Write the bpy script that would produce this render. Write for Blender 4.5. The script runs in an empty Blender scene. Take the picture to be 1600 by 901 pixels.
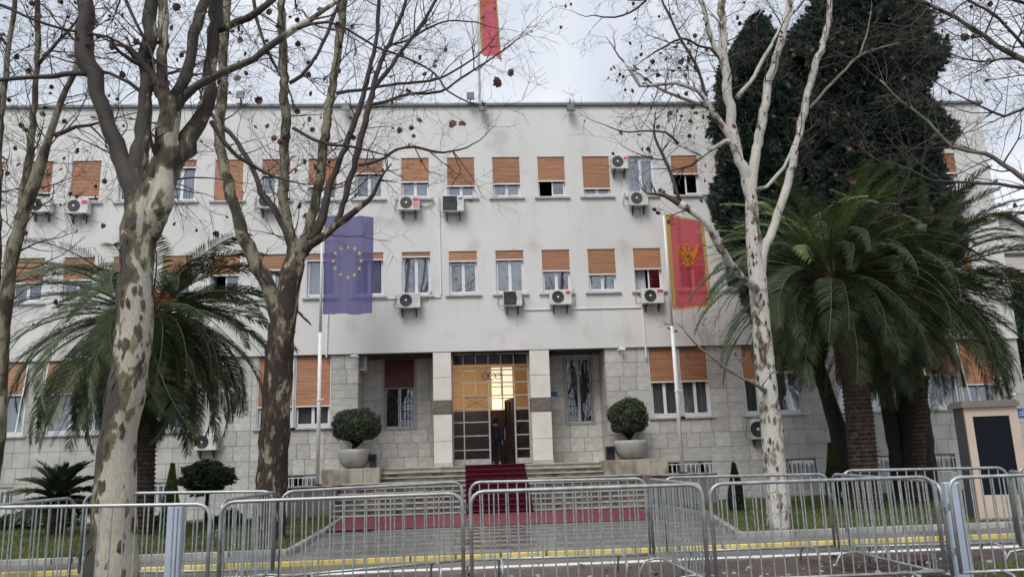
import bpy, math, random
import numpy as np
from mathutils import Vector, Matrix, noise as mnoise
random.seed(7); np.random.seed(7)
S = bpy.context.scene; COL = S.collection
PI = math.pi
# ---------------------------------------------------------------- camera
EYE = Vector((0, 0, 1.36)); FPX = 1280.0; PW, PH = 1600.0, 901.0
_p, _y, _r = 0.2182987, -0.06355934, -0.03263061
def _basis():
    cy, sy = math.cos(_y), math.sin(_y); cp, sp = math.cos(_p), math.sin(_p); cr, sr = math.cos(_r), math.sin(_r)
    r = Vector((cy, sy, 0)); f0 = Vector((-sy, cy, 0)); z = Vector((0, 0, 1))
    f = f0*cp + z*sp; u = z*cp - f0*sp
    return r*cr + u*sr, u*cr - r*sr, f
RV, UV, FV = _basis()
cam = bpy.data.cameras.new('camera'); co = bpy.data.objects.new('camera', cam); COL.objects.link(co)
M = Matrix((RV, UV, -FV)).transposed().to_4x4(); M.translation = EYE; co.matrix_world = M
cam.sensor_width = 36; cam.lens = FPX*36/PW; cam.clip_end = 3000; cam.clip_start = 0.05
S.camera = co
# ---------------------------------------------------------------- sky, sun, exposure
w = bpy.data.worlds.new('World'); S.world = w; w.use_nodes = True
nt = w.node_tree; nt.nodes.clear(); N = nt.nodes.new; L = nt.links.new
SUN_EL, SUN_AZ = math.radians(52), math.radians(205)
out = N('ShaderNodeOutputWorld'); mixs = N('ShaderNodeMixShader'); b1 = N('ShaderNodeBackground'); b2 = N('ShaderNodeBackground')
sky = N('ShaderNodeTexSky'); sky.sky_type = 'NISHITA'; sky.sun_disc = False; sky.sun_elevation = SUN_EL; sky.sun_rotation = SUN_AZ
L(sky.outputs[0], b1.inputs[0]); b1.inputs[1].default_value = 0.1
tc = N('ShaderNodeTexCoord'); sx = N('ShaderNodeSeparateXYZ'); L(tc.outputs['Generated'], sx.inputs[0])
ad = N('ShaderNodeMath'); ad.operation = 'ADD'; ad.use_clamp = False; L(sx.outputs['Z'], ad.inputs[0]); ad.inputs[1].default_value = 0.35
mx = N('ShaderNodeMath'); mx.operation = 'MAXIMUM'; L(ad.outputs[0], mx.inputs[0]); mx.inputs[1].default_value = 0.2
dv = N('ShaderNodeVectorMath'); dv.operation = 'DIVIDE'; cb = N('ShaderNodeCombineXYZ')
for i in range(3): L(mx.outputs[0], cb.inputs[i])
L(tc.outputs['Generated'], dv.inputs[0]); L(cb.outputs[0], dv.inputs[1])
nz = N('ShaderNodeTexNoise'); nz.inputs['Scale'].default_value = 2.3; nz.inputs['Detail'].default_value = 7; nz.inputs['Roughness'].default_value = 0.52
nz.inputs['Distortion'].default_value = 0.35; L(dv.outputs[0], nz.inputs['Vector'])
cr = N('ShaderNodeValToRGB'); L(nz.outputs[0], cr.inputs[0])
e = cr.color_ramp.elements; e[0].position = .33; e[0].color = (.37, .41, .475, 1); e[1].position = .70; e[1].color = (.71, .725, .75, 1)
m_ = e.new(.5); m_.color = (.52, .55, .605, 1)
L(cr.outputs[0], b2.inputs[0]); b2.inputs[1].default_value = 1.0
mixs.inputs[0].default_value = .93; L(b1.outputs[0], mixs.inputs[1]); L(b2.outputs[0], mixs.inputs[2]); L(mixs.outputs[0], out.inputs[0])
sl = bpy.data.lights.new('sun', 'SUN'); sl.energy = 1.5; sl.angle = math.radians(28); sl.color = (1, .97, .93)
so = bpy.data.objects.new('sun', sl); COL.objects.link(so); so.location = (0, 0, 40)
d = Vector((math.sin(SUN_AZ)*math.cos(SUN_EL), math.cos(SUN_AZ)*math.cos(SUN_EL), math.sin(SUN_EL)))
so.rotation_euler = d.to_track_quat('Z', 'Y').to_euler()
S.view_settings.view_transform = 'Standard'; S.view_settings.look = 'None'; S.view_settings.exposure = 0.61; S.view_settings.gamma = 1
# ---------------------------------------------------------------- helpers
def at(px, py, Y):                       # photo pixel -> point at depth Y
    d = FV*FPX + RV*(px-PW/2) - UV*(py-PH/2); return EYE + d*(Y/d.y)
def gr(px, py, z=0.0):
    d = FV*FPX + RV*(px-PW/2) - UV*(py-PH/2); return EYE + d*((z-EYE.z)/d.z)
def X_(px, py, Y): return at(px, py, Y).x
def wloc(o):
    v = Vector((0, 0, 0))
    while o is not None: v = v + o.location; o = o.parent
    return v
def tag(o, label=None, cat=None, group=None, kind=None):
    if label: o['label'] = label
    if cat: o['category'] = cat
    if group: o['group'] = group
    if kind: o['kind'] = kind
    return o
def thing(name, loc, label, cat, group=None):
    o = bpy.data.objects.new(name, None); o.empty_display_size = .1; COL.objects.link(o); o.location = loc
    return tag(o, label, cat, group)
class MB:
    def __init__(s): s.v = []; s.f = []; s.mi = []; s.m = 0
    def add(s, vs, fs):
        n = len(s.v); s.v.extend([tuple(v) for v in vs]); s.f.extend([tuple(i+n for i in f) for f in fs]); s.mi.extend([s.m]*len(fs)); return s
    def box(s, x0, x1, y0, y1, z0, z1):
        return s.add([(x0,y0,z0),(x1,y0,z0),(x1,y1,z0),(x0,y1,z0),(x0,y0,z1),(x1,y0,z1),(x1,y1,z1),(x0,y1,z1)],
            [(0,3,2,1),(4,5,6,7),(0,1,5,4),(1,2,6,5),(2,3,7,6),(3,0,4,7)])
    def bbox(s, x0, x1, y0, y1, z0, z1, b=.01):     # box with chamfered vertical + top edges
        c = []
        for (z, i) in ((z0, 0), (z1-b, 0), (z1, b)):
            a0, a1, c0, c1 = x0+i, x1-i, y0+i, y1-i
            c += [(a0+b,c0,z),(a1-b,c0,z),(a1,c0+b,z),(a1,c1-b,z),(a1-b,c1,z),(a0+b,c1,z),(a0,c1-b,z),(a0,c0+b,z)]
        f = [tuple(range(7,-1,-1)), tuple(range(16,24))]
        for k in (0, 8):
            for i in range(8): j = (i+1) % 8; f.append((k+i, k+j, k+8+j, k+8+i))
        return s.add(c, f)
    def quad(s, a, b, c, d): return s.add([a, b, c, d], [(0,1,2,3)])
    def tube(s, pts, rad, seg=8, cap=True, jit=0.0):
        pts = [Vector(p) for p in pts]; n = len(pts)
        if not hasattr(rad, '__len__'): rad = [rad]*n
        t = (pts[1]-pts[0]).normalized(); a = t.orthogonal().normalized(); vs = []; fs = []
        for i in range(n):
            t2 = (pts[min(i+1,n-1)]-pts[max(i-1,0)])
            if t2.length > 1e-9: t2.normalize()
            else: t2 = t
            a = (a - t2*a.dot(t2))
            a = a.normalized() if a.length > 1e-6 else t2.orthogonal().normalized()
            b = t2.cross(a); t = t2
            for k in range(seg):
                an = 2*PI*k/seg; dr = a*math.cos(an)+b*math.sin(an); r = rad[i]
                if jit:
                    q = pts[i]+dr*r; r *= 1+jit*mnoise.noise(q*(2.2))+jit*.6*mnoise.noise(q*6)
                vs.append(pts[i]+dr*r)
        for i in range(n-1):
            for k in range(seg):
                k2 = (k+1) % seg; fs.append((i*seg+k, i*seg+k2, (i+1)*seg+k2, (i+1)*seg+k))
        if cap: fs.append(tuple(range(seg-1,-1,-1))); fs.append(tuple((n-1)*seg+k for k in range(seg)))
        return s.add(vs, fs)
    def cyl(s, x, y, z0, z1, r, seg=16, r2=None): return s.tube([(x,y,z0),(x,y,z1)], [r, r if r2 is None else r2], seg)
    def disc(s, c, ax, r, seg=24, th=.01):
        c = Vector(c); ax = Vector(ax).normalized(); return s.tube([c, c+ax*th], r, seg)
    def lathe(s, prof, c, seg=28):
        vs = []; fs = []; n = len(prof)
        for (r, z) in prof:
            for k in range(seg): an = 2*PI*k/seg; vs.append((c[0]+r*math.cos(an), c[1]+r*math.sin(an), c[2]+z))
        for i in range(n-1):
            for k in range(seg): k2 = (k+1)%seg; fs.append((i*seg+k, i*seg+k2, (i+1)*seg+k2, (i+1)*seg+k))
        return s.add(vs, fs)
    def mesh(s, name, mats, off=(0,0,0), smooth=False):
        me = bpy.data.meshes.new(name); ox, oy, oz = off
        me.from_pydata([(v[0]-ox, v[1]-oy, v[2]-oz) for v in s.v], [], s.f)
        if not isinstance(mats, (list, tuple)): mats = [mats]
        for m in mats: me.materials.append(m)
        if len(mats) > 1: me.polygons.foreach_set('material_index', s.mi)
        if smooth: me.polygons.foreach_set('use_smooth', [True]*len(me.polygons))
        me.update(); return me
    def build(s, name, mats, parent=None, kind=None, smooth=False):
        o = bpy.data.objects.new(name, s.mesh(name, mats, wloc(parent) if parent else (0,0,0), smooth)); COL.objects.link(o)
        if parent: o.parent = parent
        if kind: o['kind'] = kind
        return o
def inst(name, me, parent, loc=(0,0,0), rot=(0,0,0), scale=(1,1,1)):   # world loc
    o = bpy.data.objects.new(name, me); COL.objects.link(o)
    o.location = Vector(loc) - (wloc(parent) if parent else Vector((0,0,0))); o.rotation_euler = rot; o.scale = scale
    if parent: o.parent = parent
    return o
def npmesh(name, V, F, mats, off=(0,0,0), mi=None, smooth=False):   # fast mesh from arrays (F: n x k)
    V = np.asarray(V, dtype=np.float32)-np.array(off, dtype=np.float32); F = np.asarray(F, dtype=np.int32)
    me = bpy.data.meshes.new(name); n, k = F.shape
    me.vertices.add(len(V)); me.vertices.foreach_set('co', V.ravel())
    me.loops.add(n*k); me.loops.foreach_set('vertex_index', F.ravel())
    me.polygons.add(n); me.polygons.foreach_set('loop_start', np.arange(0, n*k, k, dtype=np.int32)); 
    if not isinstance(mats, (list, tuple)): mats = [mats]
    for m in mats: me.materials.append(m)
    if mi is not None: me.polygons.foreach_set('material_index', np.asarray(mi, dtype=np.int32))
    if smooth: me.polygons.foreach_set('use_smooth', [True]*n)
    me.update(calc_edges=True); me.validate(); return me
# ---------------------------------------------------------------- materials
def mat(name, col, rough=.6, var=0.0, vs=3.0, bump=0.0, bs=20.0, metal=0.0, spec=.5, col2=None, objrand=0.0, stretch=(1,1,1), detail=5, rvar=0, lo=.35, hi=.65):
    m = bpy.data.materials.new(name); m.use_nodes = True; t = m.node_tree; p = t.nodes['Principled BSDF']
    p.inputs['Roughness'].default_value = rough; p.inputs['Metallic'].default_value = metal; p.inputs['Specular IOR Level'].default_value = spec
    c = tuple(col)+(1,); p.inputs['Base Color'].default_value = c
    if var or bump or col2 is not None or objrand or rvar:
        tc = t.nodes.new('ShaderNodeTexCoord'); mp = t.nodes.new('ShaderNodeMapping'); t.links.new(tc.outputs['Object'], mp.inputs[0]); mp.inputs['Scale'].default_value = stretch
    sock = None
    if var or col2 is not None:
        n = t.nodes.new('ShaderNodeTexNoise'); n.inputs['Scale'].default_value = vs; n.inputs['Detail'].default_value = detail; t.links.new(mp.outputs[0], n.inputs['Vector'])
        r = t.nodes.new('ShaderNodeValToRGB'); t.links.new(n.outputs[0], r.inputs[0])
        r.color_ramp.elements[0].position = lo; r.color_ramp.elements[1].position = hi
        if col2 is None:
            r.color_ramp.elements[0].color = tuple(x*(1-var) for x in col)+(1,); r.color_ramp.elements[1].color = tuple(min(1,x*(1+var)) for x in col)+(1,)
        else:
            r.color_ramp.elements[0].color = c; r.color_ramp.elements[1].color = tuple(col2)+(1,)
        sock = r.outputs[0]
        if rvar:
            mr = t.nodes.new('ShaderNodeMapRange'); t.links.new(n.outputs[0], mr.inputs[0]); mr.inputs[1].default_value = .35; mr.inputs[2].default_value = .65
            mr.inputs[3].default_value = max(.02, rough-rvar); mr.inputs[4].default_value = rough+rvar; t.links.new(mr.outputs[0], p.inputs['Roughness'])
    if objrand:
        oi = t.nodes.new('ShaderNodeObjectInfo'); hs = t.nodes.new('ShaderNodeHueSaturation'); mr = t.nodes.new('ShaderNodeMapRange')
        t.links.new(oi.outputs['Random'], mr.inputs[0]); mr.inputs[3].default_value = 1-objrand; mr.inputs[4].default_value = 1+objrand
        t.links.new(mr.outputs[0], hs.inputs['Value'])
        if sock: t.links.new(sock, hs.inputs['Color'])
        else: hs.inputs['Color'].default_value = c
        sock = hs.outputs[0]
    if sock: t.links.new(sock, p.inputs['Base Color'])
    if bump:
        n2 = t.nodes.new('ShaderNodeTexNoise'); n2.inputs['Scale'].default_value = bs; n2.inputs['Detail'].default_value = 4; t.links.new(mp.outputs[0], n2.inputs['Vector'])
        b = t.nodes.new('ShaderNodeBump'); b.inputs['Strength'].default_value = bump; b.inputs['Distance'].default_value = .02; t.links.new(n2.outputs[0], b.inputs['Height']); t.links.new(b.outputs[0], p.inputs['Normal'])
    m['p'] = 1; return m
def emit(name, col, st):
    m = bpy.data.materials.new(name); m.use_nodes = True; p = m.node_tree.nodes['Principled BSDF']
    p.inputs['Base Color'].default_value = tuple(col)+(1,); p.inputs['Emission Color'].default_value = tuple(col)+(1,); p.inputs['Emission Strength'].default_value = st; return m
def glassmat(name, tint, refl, trans=(.84,.87,.87)):
    m = bpy.data.materials.new(name); m.use_nodes = True; t = m.node_tree; t.nodes.clear()
    o = t.nodes.new('ShaderNodeOutputMaterial'); mx = t.nodes.new('ShaderNodeMixShader'); g = t.nodes.new('ShaderNodeBsdfGlossy'); tr = t.nodes.new('ShaderNodeBsdfTransparent')
    g.inputs['Roughness'].default_value = .015; g.inputs['Color'].default_value = tuple(tint)+(1,); tr.inputs[0].default_value = tuple(trans)+(1,)
    lw = t.nodes.new('ShaderNodeLayerWeight'); lw.inputs[0].default_value = .25; mr = t.nodes.new('ShaderNodeMapRange'); t.links.new(lw.outputs['Fresnel'], mr.inputs[0])
    mr.inputs[3].default_value = refl; mr.inputs[4].default_value = 1
    tc = t.nodes.new('ShaderNodeTexCoord'); n = t.nodes.new('ShaderNodeTexNoise'); n.inputs['Scale'].default_value = 1.2; t.links.new(tc.outputs['Object'], n.inputs['Vector'])
    b = t.nodes.new('ShaderNodeBump'); b.inputs['Strength'].default_value = .03; b.inputs['Distance'].default_value = .05; t.links.new(n.outputs[0], b.inputs['Height']); t.links.new(b.outputs[0], g.inputs['Normal'])
    t.links.new(mr.outputs[0], mx.inputs[0]); t.links.new(tr.outputs[0], mx.inputs[1]); t.links.new(g.outputs[0], mx.inputs[2]); t.links.new(mx.outputs[0], o.inputs[0]); return m
def cloth(name, col, transp=.22, transl=.4, wave=0):
    m = bpy.data.materials.new(name); m.use_nodes = True; t = m.node_tree; t.nodes.clear(); N = t.nodes.new; L = t.links.new
    o = N('ShaderNodeOutputMaterial'); a = N('ShaderNodeMixShader'); b = N('ShaderNodeMixShader'); df = N('ShaderNodeBsdfDiffuse'); tl = N('ShaderNodeBsdfTranslucent'); tr = N('ShaderNodeBsdfTransparent')
    for x in (df, tl): x.inputs[0].default_value = tuple(col)+(1,)
    tr.inputs[0].default_value = tuple(min(1, .25+c*1.1) for c in col)+(1,)
    a.inputs[0].default_value = transl; L(df.outputs[0], a.inputs[1]); L(tl.outputs[0], a.inputs[2])
    b.inputs[0].default_value = transp; L(a.outputs[0], b.inputs[1]); L(tr.outputs[0], b.inputs[2]); L(b.outputs[0], o.inputs[0]); return m
def leafmat(name, col, col2, rough=.5, vs=1.5):
    m = mat(name, col, rough, vs=vs, col2=col2, spec=.35); return m
def plaster(name):
    m = bpy.data.materials.new(name); m.use_nodes = True; t = m.node_tree; p = t.nodes['Principled BSDF']; N = t.nodes.new; L = t.links.new
    p.inputs['Roughness'].default_value = .88; p.inputs['Specular IOR Level'].default_value = .2
    tc = N('ShaderNodeTexCoord'); base = (.60, .585, .55, 1)
    def nz(sc, scale, det=5, lo=.4, hi=.6, c0=(0,0,0,1), c1=(1,1,1,1)):
        mp = N('ShaderNodeMapping'); mp.inputs['Scale'].default_value = sc; L(tc.outputs['Object'], mp.inputs[0]); n = N('ShaderNodeTexNoise'); n.inputs['Scale'].default_value = scale; n.inputs['Detail'].default_value = det
        L(mp.outputs[0], n.inputs['Vector']); r = N('ShaderNodeValToRGB'); L(n.outputs[0], r.inputs[0]); r.color_ramp.elements[0].position = lo; r.color_ramp.elements[1].position = hi
        r.color_ramp.elements[0].color = c0; r.color_ramp.elements[1].color = c1; return r.outputs[0]
    def mul(a, b, f):
        m_ = N('ShaderNodeMix'); m_.data_type = 'RGBA'; m_.blend_type = 'MULTIPLY'; m_.inputs[0].default_value = f
        L(a, m_.inputs[6]); L(b, m_.inputs[7]); return m_.outputs[2]
    a = nz((1,1,1), .35, 6, .3, .7, (.63,.622,.60,1), (.72,.712,.69,1))
    b = nz((1.1,1,.10), 1.5, 7, .50, .80, (1,1,1,1), (.88,.875,.86,1))      # rain streaks
    c = nz((1,1,1), .9, 7, .56, .70, (1,1,1,1), (.79,.78,.755,1))        # damp blotches
    x = mul(mul(a, b, .5), c, .75)
    st = nz((2.6,1,.12), 1.9, 8, .50, .74, (1,1,1,1), (.52,.50,.47,1))       # dirt runs below the roof cap and the sill rows
    sp = N('ShaderNodeSeparateXYZ'); L(tc.outputs['Object'], sp.inputs[0]); dvz = N('ShaderNodeMath'); dvz.operation = 'DIVIDE'; L(sp.outputs['Z'], dvz.inputs[0]); dvz.inputs[1].default_value = 16
    zr = N('ShaderNodeValToRGB'); L(dvz.outputs[0], zr.inputs[0]); ee = zr.color_ramp.elements; ee[0].position = .41; ee[0].color = (0,0,0,1); ee[1].position = .486; ee[1].color = (1,1,1,1)
    for pos, v_ in ((.490,.1),(.63,.0),(.722,1),(.7265,.1),(.87,.0),(.962,1)): q = ee.new(pos); q.color = (v_,v_,v_,1)
    mm = N('ShaderNodeMix'); mm.data_type = 'RGBA'; mm.blend_type = 'MULTIPLY'; L(x, mm.inputs[6]); L(st, mm.inputs[7]); fm = N('ShaderNodeMath'); fm.operation = 'MULTIPLY'; L(zr.outputs[0], fm.inputs[0]); fm.inputs[1].default_value = .27; L(fm.outputs[0], mm.inputs[0])
    L(mm.outputs[2], p.inputs['Base Color'])
    n2 = N('ShaderNodeTexNoise'); n2.inputs['Scale'].default_value = 45; L(tc.outputs['Object'], n2.inputs['Vector']); bm = N('ShaderNodeBump'); bm.inputs['Strength'].default_value = .15; bm.inputs['Distance'].default_value = .01
    L(n2.outputs[0], bm.inputs['Height']); L(bm.outputs[0], p.inputs['Normal']); return m
def bark(name, cream, mid, dark, pale=.5, zd=None, sc=2.2, side=None):
    """plane-tree bark: flaking patches; pale = share of cream; zd=(z0,z1): weathers to dark grey-brown above"""
    m = bpy.data.materials.new(name); m.use_nodes = True; t = m.node_tree; p = t.nodes['Principled BSDF']; N = t.nodes.new; L = t.links.new
    p.inputs['Roughness'].default_value = .72; p.inputs['Specular IOR Level'].default_value = .3
    tc = N('ShaderNodeTexCoord')
    def nz(sc, scale, det, dist=0):
        mp = N('ShaderNodeMapping'); mp.inputs['Scale'].default_value = sc; L(tc.outputs['Object'], mp.inputs[0]); n = N('ShaderNodeTexNoise'); n.inputs['Scale'].default_value = scale; n.inputs['Detail'].default_value = det
        n.inputs['Distortion'].default_value = dist; L(mp.outputs[0], n.inputs['Vector']); return n.outputs[0]
    a = nz((1,1,.45), sc, 7, .9); a2 = nz((1,1,.5), sc*3.4, 6, .7); fine = nz((1,1,.3), 40, 3)
    h = N('ShaderNodeMath'); h.operation = 'MULTIPLY_ADD'; L(a2, h.inputs[0]); h.inputs[1].default_value = .42; L(a, h.inputs[2])     # a + .42*a2  (mean ~ .71)
    val = h.outputs[0]
    if zd:
        s = N('ShaderNodeSeparateXYZ'); L(tc.outputs['Object'], s.inputs[0]); mr = N('ShaderNodeMapRange'); L(s.outputs['Z'], mr.inputs[0]); mr.inputs[1].default_value = zd[0]; mr.inputs[2].default_value = zd[1]
        mr.inputs[3].default_value = 0; mr.inputs[4].default_value = zd[2] if len(zd) > 2 else .22
        q = N('ShaderNodeMath'); q.operation = 'ADD'; L(val, q.inputs[0]); L(mr.outputs[0], q.inputs[1]); val = q.outputs[0]
    if side:                                                          # weather side of the trunk keeps its olive old bark
        s1 = N('ShaderNodeSeparateXYZ'); L(tc.outputs['Object'], s1.inputs[0]); m1 = N('ShaderNodeMapRange'); L(s1.outputs['X'], m1.inputs[0]); m1.inputs[1].default_value = side[0]; m1.inputs[2].default_value = side[1]
        m1.inputs[3].default_value = side[2]; m1.inputs[4].default_value = 0; q1 = N('ShaderNodeMath'); q1.operation = 'ADD'; L(val, q1.inputs[0]); L(m1.outputs[0], q1.inputs[1]); val = q1.outputs[0]
    r = N('ShaderNodeValToRGB'); L(val, r.inputs[0]); r.color_ramp.interpolation = 'LINEAR'; el = r.color_ramp.elements
    T = .71+(pale-.5)*.42
    el[0].position = 0; el[0].color = tuple(cream)+(1,); el[1].position = 1; el[1].color = tuple(dark)+(1,)
    for pos, c in ((T-.08, tuple(x*.9 for x in cream)), (T-.008, tuple(x*.85 for x in cream)), (T+.008, mid), (T+.07, tuple(x*.75 for x in mid)), (T+.085, dark)):
        z = el.new(min(.99,max(.01,pos))); z.color = tuple(c)+(1,)
    mm = N('ShaderNodeMix'); mm.data_type = 'RGBA'; mm.blend_type = 'MULTIPLY'; mm.inputs[0].default_value = .55; L(r.outputs[0], mm.inputs[6])
    fr = N('ShaderNodeValToRGB'); L(fine, fr.inputs[0]); fr.color_ramp.elements[0].position = .3; fr.color_ramp.elements[0].color = (.55,.52,.5,1); fr.color_ramp.elements[1].position = .6; L(fr.outputs[0], mm.inputs[7])
    L(mm.outputs[2], p.inputs['Base Color'])
    bb = N('ShaderNodeBump'); bb.inputs['Strength'].default_value = .6; bb.inputs['Distance'].default_value = .02; L(val, bb.inputs['Height']); L(bb.outputs[0], p.inputs['Normal']); return m

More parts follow.
